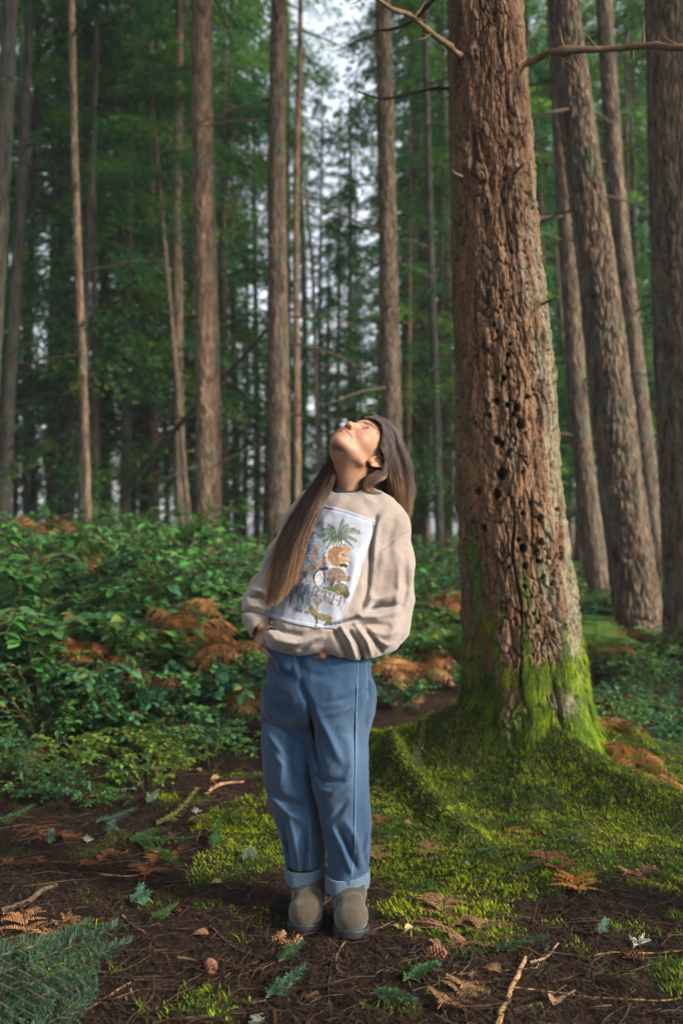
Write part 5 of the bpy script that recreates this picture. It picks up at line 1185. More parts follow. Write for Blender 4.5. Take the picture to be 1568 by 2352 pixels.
# ---- sweatshirt
TPY = [1116, 1128, 1146, 1168, 1200, 1260, 1340, 1410, 1448, 1474, 1488, 1496]
TZ = [CAMZ-(p-1215)*S_ for p in TPY]
TC = [797, 794, 792, 792, 788, 776, 762, 748, 733, 716, 700, 690]
TR = [56, 84, 98, 104, 107, 108, 110, 114, 116, 104, 82, 52]
TY = [.05, .05, .05, .045, .035, .02, .0, -.01, -.02, -.03, -.04, -.05]
TD = [.05, .070, .092, .108, .124, .132, .138, .140, .140, .120, .09, .06]
FOLDS = [(cv1(p), w_, h) for p, w_, h in [
    ([(1110, 900), (1070, 1150), (1050, 1400), (1010, 1600)], 7, -.012), ([(1190, 850), (1120, 960), (1085, 1150)], 10, .007), ([(1250, 900), (1215, 1050), (1200, 1200)], 11, -.007), ([(1180, 1150), (1150, 1300), (1120, 1480)], 12, .009),
    ([(1330, 1180), (1330, 1450), (1280, 1700)], 9, -.008), ([(1290, 1250), (1290, 1450), (1250, 1620)], 9, .006),
    ([(1000, 1620), (1090, 1515), (1250, 1475)], 8, .014), ([(1060, 1590), (1150, 1560), (1290, 1560)], 7, -.014), ([(860, 1710), (990, 1640), (1120, 1640), (1270, 1600)], 8, .015), ([(930, 1720), (1050, 1700), (1200, 1710)], 7, -.011), ([(1060, 1740), (1180, 1780), (1290, 1760)], 9, .009),
    ([(1310, 1560), (1280, 1700), (1200, 1830)], 10, .008),
    ([(800, 1760), (850, 1850), (880, 1930)], 5, -.010), ([(850, 1720), (920, 1830), (960, 1950)], 5, .011), ([(910, 1740), (980, 1840), (1010, 1950)], 4.5, -.013), ([(960, 1700), (1050, 1830), (1080, 1930)], 5.5, .011), ([(1020, 1720), (1110, 1830), (1150, 1900)], 5.5, -.011), ([(1100, 1800), (1200, 1860), (1250, 1850)], 6, .007),
    ([(720, 1720), (850, 1690), (980, 1650)], 5, -.016), ([(700, 1760), (800, 1740), (870, 1720)], 5, .004),
    ([(290, 1750), (360, 1820), (520, 1850), (700, 1790)], 9, .012), ([(340, 1690), (420, 1760), (560, 1790), (680, 1740)], 7, -.011), ([(420, 1870), (560, 1880), (660, 1820)], 6, -.006),
    ([(1100, 930), (1010, 1250), (910, 1600)], 10, -.004), ([(900, 700), (800, 780), (700, 790)], 14, .003), ([(960, 1200), (930, 1400), (880, 1600)], 8, .004), ([(1000, 760), (1080, 850)], 14, -.004),
    ([(200, 1440), (260, 1450), (320, 1490)], 6, .009), ([(170, 1500), (240, 1500), (310, 1540)], 5, -.012), ([(150, 1560), (220, 1560), (300, 1590)], 6, .009), ([(110, 1610), (190, 1610), (280, 1640)], 4, -.010), ([(290, 1200), (250, 1330), (200, 1400)], 8, -.007), ([(320, 1240), (310, 1400), (330, 1500)], 8, -.009),
    ([(1352, 1010), (1260, 1060), (1110, 1180)], 2.2, -.0035)]]
def sweater(P, folds=True):
    z = P[:, 2]
    xs = [at(c, p, Y0)[0] for c, p in zip(TC, TPY)]
    d = layered(P, TZ, xs, [Y0+v for v in TY], [r*S_ for r in TR], TD, -.32, 2.2)
    d = smax(d, (W3(0, 1500)[2])-z, .03); d = smax(d, z-W3(0, 1116)[2], .02)
    # blouse over the pocket hand
    d = smin(d, ell(P, W3(672, 1463, -.10), (.080, .075, .040)), .03)
    d = smin(d, ell(P, W3(715, 1440, -.06), (.100, .10, .055)), .04)
    la = chain(P, [W3(868, 1178, .02), W3(888, 1205, .01), W3(897, 1290, .0), W3(893, 1380, -.005), W3(884, 1430, -.015), W3(858, 1452, -.05), W3(812, 1464, -.10), W3(776, 1471, -.125)], [.058, .062, .067, .070, .071, .068, .057, .046], .04)
    ra = chain(P, [W3(714, 1162, .09), W3(688, 1205, .09), W3(650, 1285, .085), W3(612, 1360, .06), W3(596, 1392, .03), W3(588, 1418, .0)], [.052, .052, .050, .050, .050, .042], .03)
    d = smin(d, la, .014); d = smin(d, ra, .016)
    # cuffs
    c1 = cap(P, W3(772, 1473, -.120), W3(760, 1475, -.128), .037, .034); d = smin(d, c1, .006)
    c2 = cap(P, W3(588, 1424, -.005), W3(594, 1440, -.03), .037, .035); d = smin(d, c2, .006)
    if folds:
        fr = sstep(.08, .0, P[:, 1]-Y0)
        d = d-fold_sum(P, FOLDS)*fr*1.45
        d = d-.0045*(1-2.2*np.abs(fbm(P[:, 0]*7, P[:, 1]*7, z*6, 2)))-.0035*fbm(P[:, 0]*16, P[:, 1]*14, z*14, 3)
    # openings
    d = smax(d, -cap(P, W3(803, 1050, .03), W3(803, 1156, .026), .063, .061), .006)
    d = smax(d, -cap(P, W3(592, 1436, -.022), W3(604, 1462, -.06), .0265), .003)
    return d
M_knit = attr_mat('sweat_fleece', rough=.92, spec=.15, nscale=220, namp=.10, bump=.25, bscale=700, dist=.0012, sheen=.3)
V, Q = mesh_sdf(sweater, W3(540, 1515, 0)-[.0, .27, .0], W3(962, 1115, .0)+[0, .26, 0], .0032, marg=2.4)
px_, py_ = scr(V)
colr = np.zeros((len(V), 3))+np.array([.20, .164, .142])
colr *= (1+.05*fbm(V[:, 0]*30, V[:, 1]*30, V[:, 2]*30, 3))[:, None]
sw = mesh_np('sweatshirt', V-PERS, Q, M_knit, woman, col=colr)
# collar rib + dark undershirt
def ring(rx, ryd, c, tilt, r, name, mat, col, n=60, flat=2.1, lab=None):
    a = np.linspace(0, 2*np.pi, n, endpoint=False); cx, cy, cz = c
    P = np.stack([cx+rx*np.cos(a), cy+ryd*np.sin(a), cz+tilt*np.sin(a)*1.0-.006*np.cos(2*a)], -1)
    k = 10; b = np.linspace(0, 2*np.pi, k, endpoint=False); rad = np.stack([np.cos(a), np.sin(a)*rx/ryd, a*0], -1); rad /= np.linalg.norm(rad, axis=1, keepdims=True)
    V = P[:, None]+rad[:, None]*(np.cos(b)*r)[None, :, None]+(np.array([0, 0, 1.])*.85+np.zeros(3))[None, None]*(np.sin(b)*r*flat)[None, :, None]-rad[:, None]*(np.sin(b)*r*flat*.5)[None, :, None]
    i = np.arange(n)[:, None]; j = np.arange(k)[None]; i2 = (i+1) % n; j2 = (j+1) % k
    Q = np.stack([i*k+j, i2*k+j, i2*k+j2, i*k+j2], -1).reshape(-1, 4)
    o = mesh_np(name, V.reshape(-1, 3)-PERS, Q, mat, woman, col=np.tile(col, (n*k, 1)))
    if lab: o['label'] = lab
    return o
cpos = W3(802, 1125, .03)
ring(.069, .063, cpos, .021, .0052, 'collar', M_knit, (.20, .160, .134))
M_shirt = attr_mat('undershirt', rough=.8, spec=.2, nscale=200, namp=.2)
ring(.061, .056, W3(802, 1118, .03), .020, .0070, 'undershirt', M_shirt, (.022, .035, .042), lab='dark teal undershirt neckband')

# ---- printed panel sewn on the front
def march(px, py):
    n = len(px); o = np.array([0, 0, CAMZ]); d = np.stack([(px-784)/FP, np.ones(n), -(py-1215)/FP], -1); t = np.full(n, Y0-.30)
    for it in range(40):
        v = sweater((o+d*t[:, None]).astype(f32)); t = t+np.clip(v*.6, -.02, .02)
    return o+d*t[:, None], d
_p, _d = march(np.array([604., 612., 624., 635.]), np.array([1440., 1441., 1446., 1451.]))
R_TH = [W3(600, 1440, -.06), _p[1]+[0, -.003, 0], _p[2]+[0, -.006, 0], _p[3]+[0, -.004, 0]]
bodymesh()
nu, nv = 230, 290
TLp, TRp, BRp, BLp = (699, 1152), (864, 1197), (771, 1446), (611, 1416)
u, v = np.meshgrid(np.linspace(0, 1, nu), np.linspace(0, 1, nv), indexing='ij'); u, v = u.ravel(), v.ravel()
PX = (TLp[0]*(1-u)+TRp[0]*u)*(1-v)+(BLp[0]*(1-u)+BRp[0]*u)*v+12*u**3*np.sin(np.pi*v)**1*v*1.2
PY = (TLp[1]*(1-u)+TRp[1]*u)*(1-v)+(BLp[1]*(1-u)+BRp[1]*u)*v-5*np.sin(np.pi*u*1.0)*(1-v)+6*np.sin(np.pi*u)*v
Pp, dd = march(PX, PY)
G_ = Pp.reshape(nu, nv, 3)
for _ in range(6):     # the stiff print bridges the finest wrinkles
    G_[1:-1, 1:-1] = .2*(G_[1:-1, 1:-1]*1+G_[:-2, 1:-1]+G_[2:, 1:-1]+G_[1:-1, :-2]+G_[1:-1, 2:])
e1 = np.gradient(G_, axis=0); e2 = np.gradient(G_, axis=1); nn = np.cross(e1, e2); nn /= np.linalg.norm(nn, axis=2, keepdims=True); nn = np.where((nn[..., 1:2] > 0), -nn, nn)
edge = np.minimum(np.minimum(u, 1-u), np.minimum(v, 1-v)).reshape(nu, nv)
G_ = G_+nn*(.0035+.0012*np.exp(-((edge-.012)/.010)**2)-.0010*np.exp(-((edge-.030)/.006)**2))[..., None]
U = (PX-595.2)/.18518; Vv = (PY-1132.4)/.18518
cc = np.zeros((len(U), 3))+np.array([.235, .25, .30])
def put(mask, col, a=1.):
    global cc
    m = (np.clip(mask, 0, 1)*a)[:, None]; cc = cc*(1-m)+np.array(col)*m
def E_(cx, cy, rx, ry, rot=0., soft=5.):
    c, s = math.cos(R_(rot)), math.sin(R_(rot)); x = (U-cx)*c+(Vv-cy)*s; y = -(U-cx)*s+(Vv-cy)*c
    q = np.hypot(x/rx, y/ry); return sstep(1+soft/min(rx, ry)/2, 1-soft/min(rx, ry)/2, q)
def L_(pts, w0, w1=None, soft=3.):
    w1 = w0 if w1 is None else w1; d, t = seg_d(U, Vv, pts); return sstep(soft, -soft, d-(w0+(w1-w0)*t)/1.)
nz1 = fbm(U*.03, Vv*.03, 1., 4); nz2 = fbm(U*.08, Vv*.08, 5., 3); nz3 = noise3(U*.2, Vv*.2, 8.)
# palm
rgp = np.random.default_rng(4)
for tx, ty in [(745, 520), (790, 440), (860, 385), (1040, 325), (1095, 385), (1180, 435), (1232, 465), (1195, 575), (1148, 650), (800, 600), (850, 660), (930, 640), (900, 410), (1060, 640)]:
    c0 = np.array([970, 560.]); c1 = np.array([tx, ty]); mid = (c0+c1)/2+[0, -45]; sp = spline([c0, mid, c1], 12)
    put(L_([tuple(p) for p in sp], 4, 2), (.06, .10, .05), .9)
    for p in sp[2:]:
        for k in (-1, 0, 1): put(L_([tuple(p), (p[0]+k*16+(tx-970)*.05, p[1]+44+8*rgp.random())], 4, 1.5), (.09, .16, .075), .8)
# outline, globe egg, hands
put(E_(655, 600, 95, 130, -10), (.10, .07, .055), .9)
put(E_(660, 735, 168, 225, -3), (.30, .42, .55)); gl_ = E_(660, 735, 165, 222, -3)
put(gl_*sstep(-.05, .3, nz1+.25-np.abs(U-610)/260), (.10, .19, .42), .9)
put(gl_*sstep(.1, .5, nz2+.1), (.55, .62, .68), .6)
put(gl_*np.maximum(E_(715, 690, 48, 42, 0, 14), E_(690, 800, 50, 55, 0, 14)), (.58, .30, .14), .8)
for x, y, rx, ry, ro in [(820, 820, 30, 42, 20), (760, 890, 60, 24, -18), (700, 925, 75, 24, -6), (640, 945, 50, 18, 8), (450, 830, 34, 40, 0), (455, 890, 40, 34, 20), (800, 860, 30, 26, -40)]:
    put(E_(x, y, rx, ry, ro), (.48, .23, .12)); put(E_(x, y, rx*.8, ry*.35, ro), (.62, .36, .22), .7)
# striped tail, lion
sp = [(842, 760), (860, 700), (930, 650), (1030, 615)]; d, t = seg_d(U, Vv, sp); put(sstep(30, 24, d), (.62, .60, .60)); put(sstep(30, 24, d)*(np.sin(t*60) > 0), (.07, .05, .05), .9)
put(E_(830, 900, 28, 40, 10)*(np.sin(Vv*.25+U*.1) > 0), (.08, .06, .05), .8)
put(E_(965, 790, 118, 125, 10), (.24, .115, .045)); put(E_(965, 790, 118, 125, 10)*sstep(.0, .4, nz2+.3*nz3), (.42, .23, .10), .8); put(E_(1080, 700, 50, 42, 30), (.40, .20, .09))
put(E_(1045, 815, 66, 90, -8), (.48, .31, .15)); put(E_(1095, 830, 34, 42, -25), (.52, .36, .20)); put(E_(1020, 850, 50, 60, 0)*sstep(0, .4, nz3), (.30, .17, .07), .5)
put(E_(1045, 905, 48, 26, 10), (.05, .03, .03)); put(E_(1105, 878, 26, 12, 10), (.62, .52, .45)); put(E_(1122, 862, 12, 9), (.05, .03, .03)); put(L_([(1030, 770), (1062, 782)], 5), (.05, .03, .02)); put(E_(1050, 940, 40, 20, 20), (.50, .42, .34))
# grey whale, leaves at left
for pts, a, b in [([(590, 1010), (420, 1080), (280, 1170), (185, 1250)], 34, 44), ([(520, 1080), (350, 1210), (215, 1360)], 30, 3), ([(410, 1200), (400, 1340), (370, 1440)], 22, 3), ([(590, 990), (460, 1030), (380, 1090)], 24, 10)]:
    put(L_(pts, a, b), (.10, .105, .13))
put(L_([(560, 1020), (380, 1120), (230, 1260)], 7, 3), (.22, .23, .27), .8); put(E_(260, 1110, 70, 80, 20)*sstep(-.1, .3, nz1), (.30, .25, .25), .8); put(L_([(330, 880), (360, 960), (380, 1040)], 18, 4), (.08, .07, .04)); put(L_([(230, 1040), (300, 1060), (350, 1130)], 8, 3), (.10, .12, .06))
put(E_(330, 1180, 150, 110, 30)*sstep(-.2, .25, nz1), (.15, .16, .20), .75); put(E_(470, 980, 110, 60, 20)*sstep(-.3, .2, nz2), (.13, .14, .16), .7)
# wolf, penguin, bear, tortoise, frog
put(E_(620, 1060, 34, 74, 14), (.45, .45, .47)); put(L_([(600, 1120), (640, 1180)], 14, 8), (.42, .42, .44)); put(E_(640, 1005, 30, 18, 15), (.36, .36, .38))
put(E_(745, 1050, 68, 108, 12), (.06, .06, .07)); put(E_(750, 1055, 55, 96, 10), (.64, .62, .66)); put(L_([(765, 950), (840, 940)], 16, 20), (.06, .05, .05)); put(L_([(815, 990), (812, 1130)], 8, 4), (.07, .07, .08))
put(E_(960, 1010, 112, 76, 18), (.19, .125, .085)); put(E_(900, 1060, 60, 40, -20), (.20, .13, .09)); put(E_(1110, 1062, 34, 30, 20), (.34, .24, .18)); put(L_([(930, 1070), (900, 1140)], 24, 18), (.10, .07, .05)); put(L_([(1040, 1060), (1100, 1080)], 40, 24), (.21, .14, .10)); put(E_(1120, 1050, 10, 8), (.05, .04, .04)); put(E_(985, 1085, 30, 45, 0), (.17, .11, .08))
put(E_(1010, 1200, 95, 78, 8), (.13, .11, .055)); put(E_(1060, 1250, 55, 55, 0), (.11, .10, .05)); put(E_(1000, 1195, 80, 60, 8)*sstep(0, .3, nz2), (.24, .20, .10), .7); put(E_(960, 1240, 40, 25, -20), (.20, .19, .08))
put(E_(850, 1200, 70, 32, 8), (.10, .20, .05)); put(L_([(790, 1200), (775, 1235)], 10, 6), (.10, .20, .05)); put(L_([(880, 1220), (900, 1250)], 14, 8), (.10, .19, .05)); put(E_(905, 1175, 26, 18), (.14, .24, .07))
# lettering
FONT = {'E': [((.15, 0), (.15, 1)), ((.0, 0), (.85, 0)), ((.0, 1), (.85, 1)), ((.15, .5), (.65, .5)), ((.85, 0), (.85, .2)), ((.85, 1), (.85, .8))],
        'A': [((.12, 0), (.45, 1)), ((.45, 1), (.55, 1)), ((.55, 1), (.88, 0)), ((.25, .36), (.75, .36)), ((0, 0), (.28, 0)), ((.72, 0), (1, 0))],
        'R': [((.15, 0), (.15, 1)), ((0, 1), (.62, 1)), ((.62, 1), (.82, .78)), ((.82, .78), (.62, .52)), ((.62, .52), (.15, .52)), ((.5, .5), (.85, 0)), ((0, 0), (.32, 0)), ((.75, 0), (1, 0))],
        'T': [((.5, 0), (.5, 1)), ((.0, 1), (1, 1)), ((.0, 1), (.0, .78)), ((1, 1), (1, .78)), ((.3, 0), (.7, 0))],
        'H': [((.15, 0), (.15, 1)), ((.85, 0), (.85, 1)), ((.15, .5), (.85, .5)), ((0, 0), (.3, 0)), ((0, 1), (.3, 1)), ((.7, 0), (1, 0)), ((.7, 1), (1, 1))],
        'D': [((.15, 0), (.15, 1)), ((0, 1), (.55, 1)), ((.55, 1), (.85, .75)), ((.85, .75), (.85, .25)), ((.85, .25), (.55, 0)), ((.55, 0), (0, 0))],
        'Y': [((.1, 1), (.5, .45)), ((.9, 1), (.5, .45)), ((.5, .45), (.5, 0)), ((0, 1), (.25, 1)), ((.75, 1), (1, 1)), ((.3, 0), (.7, 0))],
        'V': [((.1, 1), (.5, 0)), ((.9, 1), (.5, 0)), ((0, 1), (.25, 1)), ((.75, 1), (1, 1))]}
def letter(ch, cx, cy, w_, h, ang, th, col, out=None):
    c, s = math.cos(R_(ang)), math.sin(R_(ang)); x = (U-cx)*c+(Vv-cy)*s; y = -(-(U-cx)*s+(Vv-cy)*c)
    near = (np.abs(x) < w_) & (np.abs(y) < h); d = np.full(len(U), 99.)
    for a, b in FONT[ch]:
        ax, ay = (a[0]-.5)*w_, (a[1]-.5)*h; bx, by = (b[0]-.5)*w_, (b[1]-.5)*h; dx, dy = bx-ax, by-ay
        t = np.clip(((x-ax)*dx+(y-ay)*dy)/(dx*dx+dy*dy+1e-6), 0, 1); thick = th*(1.25 if abs(dy) > abs(dx) else .62); d = np.minimum(d, np.hypot(x-ax-t*dx, y-ay-t*dy)-thick)
    if out is not None: put(sstep(10, 5, d)*near, out)
    put(sstep(2.5, -2.5, d)*near, col)
OR = (.62, .36, .28)
for ch, x, y, w_, h, an in [('E', 507, 1188, 74, 130, 14), ('A', 600, 1205, 86, 125, 15), ('R', 700, 1232, 96, 125, 17), ('T', 815, 1282, 96, 118, 18), ('H', 955, 1330, 128, 112, 17)]:
    letter(ch, x, y, w_, h, an, 13, (.115, .19, .26), OR if ch in 'RTH' else None)
for ch, x, y, w_, h, an in [('D', 515, 1350, 84, 150, 6), ('A', 610, 1372, 84, 135, 8), ('Y', 722, 1390, 112, 140, 10)]:
    letter(ch, x, y, w_, h, an, 14, (.12, .18, .19) if ch != 'Y' else (.17, .25, .22), OR if ch == 'Y' else None)
x0 = 452
for i, ch in enumerate('EVERY DAY'):
    if ch != ' ': letter(ch, x0+i*20.5, 1448+i*5.6, 15, 40, 13, 4.2, (.10, .11, .10))
put(L_([(432, 1482), (605, 1532)], 4)*(np.sin(U*.5) > -.3), (.34, .34, .37), .8)
# otter-like animal at the foot
for pts, a, b, c in [([(640, 1430), (670, 1490), (730, 1530), (800, 1550), (860, 1560)], 34, 42, (.15, .13, .045)), ([(640, 1420), (660, 1450)], 20, 26, (.17, .14, .06)), ([(705, 1540), (715, 1600), (693, 1665)], 22, 4, (.07, .07, .045)), ([(860, 1570), (880, 1620), (890, 1650)], 26, 12, (.12, .10, .04)), ([(840, 1600), (790, 1650)], 12, 5, (.07, .06, .04)), ([(760, 1510), (840, 1515), (903, 1485)], 7, 2, (.16, .13, .07))]:
    put(L_(pts, a, b), c)
put(L_([(680, 1480), (760, 1520), (850, 1530)], 14, 18)*sstep(-.1, .3, nz3), (.32, .27, .10), .8)
put(E_(1225, 640, 18, 28, 0, 18), (.50, .36, .26), .5)
put(L_([(690, 290), (735, 292)], 7)*sstep(0, .2, nz3), (.25, .16, .15), .8)
cc *= np.where((np.abs(cc-np.array([.235, .25, .30])).sum(1) > .02)[:, None], .72, 1.); art = sstep(.04, .12, np.abs(cc-np.array([.235, .25, .30])).sum(1))[:, None]; cc *= 1+art*np.clip(.55*fbm(U*.035, Vv*.035, 3., 4)+.10*noise3(U*.3, Vv*.3, 1.), -.5, .6)[:, None]; g_ = cc.mean(1, keepdims=True); cc = cc+(g_-cc)*.22*art
ed = edge.ravel(); put(np.exp(-((ed-.030)/.004)**2), (.42, .42, .47), .5); cc *= (1+.03*noise3(U*.3, Vv*.02, 3.)+.03*noise3(U*.02, Vv*.3, 3.))[:, None]
i = np.arange(nu-1)[:, None]*nv; j = np.arange(nv-1)[None]; Qp = np.stack([i+j, i+nv+j, i+nv+j+1, i+j+1], -1).reshape(-1, 4)
M_print = attr_mat('printed_cloth', rough=.8, spec=.2, nscale=300, namp=.05, bump=.15, bscale=900, dist=.0008)
pn = mesh_np('printed_panel', G_.reshape(-1, 3)-PERS, Qp, M_print, woman, col=cc); pn['label'] = 'white sewn panel printed with animals, globe and EARTH DAY EVERY DAY'
pn.modifiers.new('thickness', 'SOLIDIFY').thickness = -.0025

# ---- jeans
FJ = [(cv2(p), w_, h) for p, w_, h in [
    ([(520, 270), (590, 420), (625, 700), (690, 1000)], 7, -.010), ([(690, 430), (850, 400), (1000, 330)], 6, -.005), ([(680, 520), (800, 500), (950, 440)], 6, .004), ([(640, 480), (720, 640), (830, 860)], 10, .008), ([(600, 500), (640, 700), (680, 900)], 8, -.007),
    ([(640, 960), (740, 1000), (830, 990)], 6, -.006), ([(660, 1060), (760, 1080), (870, 1020)], 7, .006), ([(740, 1290), (800, 1240), (860, 1150)], 7, -.007), ([(760, 1340), (830, 1480), (900, 1660)], 6, .009), ([(820, 1360), (880, 1500), (940, 1640)], 6, -.009), ([(870, 1300), (930, 1400), (980, 1600)], 8, .006), ([(1000, 1380), (980, 1500), (1010, 1620)], 6, -.006), ([(880, 700), (900, 900), (880, 1100)], 14, .006),
    ([(270, 540), (380, 610), (500, 700)], 8, -.008), ([(280, 640), (340, 720), (440, 850)], 9, .008), ([(330, 780), (400, 880), (380, 1000)], 8, .008), ([(480, 620), (440, 800), (470, 1000)], 12, -.008), ([(290, 1050), (400, 1130), (540, 1180)], 8, -.008), ([(330, 1130), (430, 1230), (560, 1290)], 8, .007), ([(440, 1240), (480, 1400), (520, 1640)], 7, .008), ([(400, 1300), (440, 1450), (460, 1640)], 6, -.006), ([(540, 1350), (560, 1500), (540, 1640)], 6, -.007), ([(600, 1300), (610, 1500)], 6, .006),
    ([(480, 60), (495, 180), (520, 290)], 5, .004), ([(300, 180), (400, 230), (480, 220)], 7, -.004), ([(560, 200), (700, 240), (880, 180)], 9, -.004), ([(950, 130), (935, 500), (930, 1000), (925, 1500), (900, 1690)], 2.2, .0025), ([(942, 130), (927, 500), (921, 1000), (916, 1500)], 1.6, -.003),
    ([(1000, 130), (1020, 300), (1000, 600), (1040, 900)], 8, -.004), ([(600, 1000), (608, 1300), (605, 1620)], 1.6, -.0028)]]
def lay_px(P, pys, cs, rs, ds, dys, rot=0., pw=2.2):
    return layered(P, [CAMZ-(p-1215)*(Y0+dy)/FP for p, dy in zip(pys, dys)], [at(c, p, Y0+dy)[0] for c, p, dy in zip(cs, pys, dys)], [Y0+v for v in dys], [r*S_ for r in rs], ds, rot, pw)
LEG_N = dict(pys=[1600, 1640, 1700, 1760, 1800, 1850, 1900, 1950, 2000, 2050], cs=[788, 781, 777, 779, 782, 789, 797, 800, 799, 798], rs=[66, 67, 69, 65, 62, 58, 53, 48, 43, 42], ds=[.115, .112, .105, .098, .092, .088, .084, .080, .076, .076], dys=[.0, .0, -.01, -.02, -.02, -.015, -.01, -.005, .0, .0])
LEG_F = dict(pys=[1600, 1640, 1700, 1760, 1800, 1850, 1900, 1950, 2000, 2040], cs=[674, 671, 668, 669, 671, 678, 692, 700, 703, 703], rs=[62, 63, 63, 62, 61, 57, 51, 46, 42, 41], ds=[.115, .112, .105, .098, .092, .088, .084, .080, .076, .076], dys=[.05, .05, .05, .045, .045, .05, .055, .06, .065, .065])
def jeans(P, inner=0.):
    z = P[:, 2]
    hip = lay_px(P, [1440, 1480, 1520, 1560, 1600, 1650, 1690], [735, 735, 734, 733, 732, 731, 731], [110, 115, 119, 121, 121, 121, 120], [.110, .122, .132, .138, .138, .12, .07], [.01, .01, .01, .01, .01, .02, .02], -.30)
    hip = smax(hip, W3(0, 1650)[2]-z, .03); hip = smax(hip, z-W3(0, 1450)[2], .01)
    a = lay_px(P, **LEG_N, rot=-.3); a = smax(a, W3(0, 2014)[2]-z, .003); a = smax(a, z-W3(0, 1575)[2], .03)
    b = lay_px(P, **LEG_F, rot=-.3); b = smax(b, W3(0, 2000)[2]-z+.004, .003); b = smax(b, z-W3(0, 1575)[2], .03)
    d = smin(smin(hip, a, .035), b, .035)
    # keep the two legs apart below the crotch
    lo_ = smin(a, b, .006); k = sstep(W3(0, 1760)[2], W3(0, 1690)[2], z); d = d*k+lo_*(1-k); d = smin(d, cap(P, W3(722, 1630, .03), W3(734, 1770, .05), .036, .022), .02)
    fr = sstep(.10, .02, P[:, 1]-Y0)
    d = d-fold_sum(P, FJ)*fr*1.5-.0035*(1-2*np.abs(fbm(P[:, 0]*7, P[:, 1]*7, z*8, 2)))-.0022*fbm(P[:, 0]*22, P[:, 1]*22, z*16, 3)
    # pockets bulge over the hands
    d = smin(d, cap(P, W3(640, 1485, -.075), W3(655, 1520, -.085), .040, .022), .03); d = smin(d, cap(P, W3(725, 1490, -.095), W3(712, 1515, -.10), .030, .018), .03)
    return d
V, Q = mesh_sdf(jeans, W3(585, 2060, 0)-[.02, .24, .02], W3(880, 1440, 0)+[.02, .26, .02], .0034, marg=2.4)
px_, py_ = scr(V); z = V[:, 2]
base = np.array([.011, .034, .073]); fade = np.array([.050, .092, .148]); dark = np.array([.007, .018, .036])
fd = np.exp(-(((px_-800)/38)**2+((py_-1730)/115)**2))*.75+np.exp(-(((px_-775)/40)**2+((py_-1880)/55)**2))*.45+np.exp(-(((px_-640)/28)**2+((py_-1760)/110)**2))*.4+np.exp(-(((px_-690)/30)**2+((py_-1930)/60)**2))*.4
fd = fd*(V[:, 1] < Y0+.03)+.25*fbm(V[:, 0]*16, V[:, 1]*16, z*5, 4)
c = base+(fade-base)*np.clip(fd, 0, 1)[:, None]; c = c+(dark-base)*(np.clip(-fd*1.5, 0, 1)*.8)[:, None]
c *= (1+.10*noise3(V[:, 0]*230, V[:, 1]*230, z*18)+.07*noise3(V[:, 0]*40, V[:, 1]*40, z*160))[:, None]
def seam(pts, w_, k, col=(.08, .13, .19)):
    global c
    d, t = seg_d(px_, py_, cv2(pts)); m = sstep(w_+.6, w_-.4, d)*(V[:, 1] < Y0+.05)*k; c = c*(1-m[:, None])+np.array(col)*m[:, None]
seam([(950, 130), (940, 500), (933, 1000), (928, 1500), (905, 1690)], .9, .75); seam([(942, 130), (930, 500), (923, 1000), (918, 1500)], 1.2, .5, (.02, .05, .10))
seam([(1012, 130), (1022, 400)], .8, .5); seam([(1060, 130), (1072, 220)], .9, .8, (.4, .5, .6)); seam([(600, 1250), (606, 1450), (608, 1640)], .8, .5); seam([(594, 1250), (598, 1450), (598, 1640)], .8, .35)
seam([(488, 60), (490, 200), (515, 285)], 1., .6); seam([(512, 70), (512, 240)], .8, .4, (.02, .05, .1))
M_denim = attr_mat('denim', rough=.85, spec=.2, nscale=260, namp=.16, bump=.35, bscale=600, dist=.0010, stretch=(1, 1, .45), sheen=.15)
jn = mesh_np('jeans', V-PERS, Q, M_denim, woman, col=c)
# turn-ups
def turnup(cen, rx, ry, h, tilt, seedx):
    n = 90; a = np.linspace(0, 2*np.pi, n, endpoint=False); prof = [(-.000, -.5), (.004, -.52), (.0065, -.35), (.007, 0), (.007, .35), (.0055, .5), (.002, .52), (-.002, .3), (-.002, -.45)]
    V = []
    for i_, th in enumerate(a):
        for r, hh in prof:
            rr = 1+.03*math.sin(3*th+seedx)+.02*math.sin(7*th+seedx)
            V.append([(rx*rr+r)*math.cos(th), (ry*rr+r)*math.sin(th), hh*h*(1+.04*math.sin(2*th+seedx))+tilt[0]*math.cos(th)*rx+tilt[1]*math.sin(th)*ry])
    V = np.array(V); k = len(prof); c_, s_ = math.cos(-.3), math.sin(-.3); V[:, :2] = V[:, :2]@np.array([[c_, s_], [-s_, c_]]); V = V+cen-PERS
    i = np.arange(n)[:, None]; j = np.arange(k)[None]; i2 = (i+1) % n; j2 = (j+1) % k
    Q = np.stack([i*k+j, i2*k+j, i2*k+j2, i*k+j2], -1).reshape(-1, 4); cl = np.tile([.052, .085, .122], (len(V), 1))*(1+.15*noise3(V[:, 0]*120, V[:, 1]*120, V[:, 2]*120))[:, None]
    st = np.abs(((np.arctan2(V[:, 1]-(cen-PERS)[1], V[:, 0]-(cen-PERS)[0])+np.pi) % (2*np.pi))-np.pi*1.62) < .05; cl[st] = [.05, .10, .17]
    o = mesh_np('turn_up', V, Q, M_denim, woman, col=cl); o['label'] = 'pale rolled denim cuff'
turnup(W3(797, 2018, .0), 45*S_, .079, .048, (.05, .06), 1.)
turnup(W3(702, 2002, .062), 41*S_, .076, .050, (-.03, .06), 2.4)

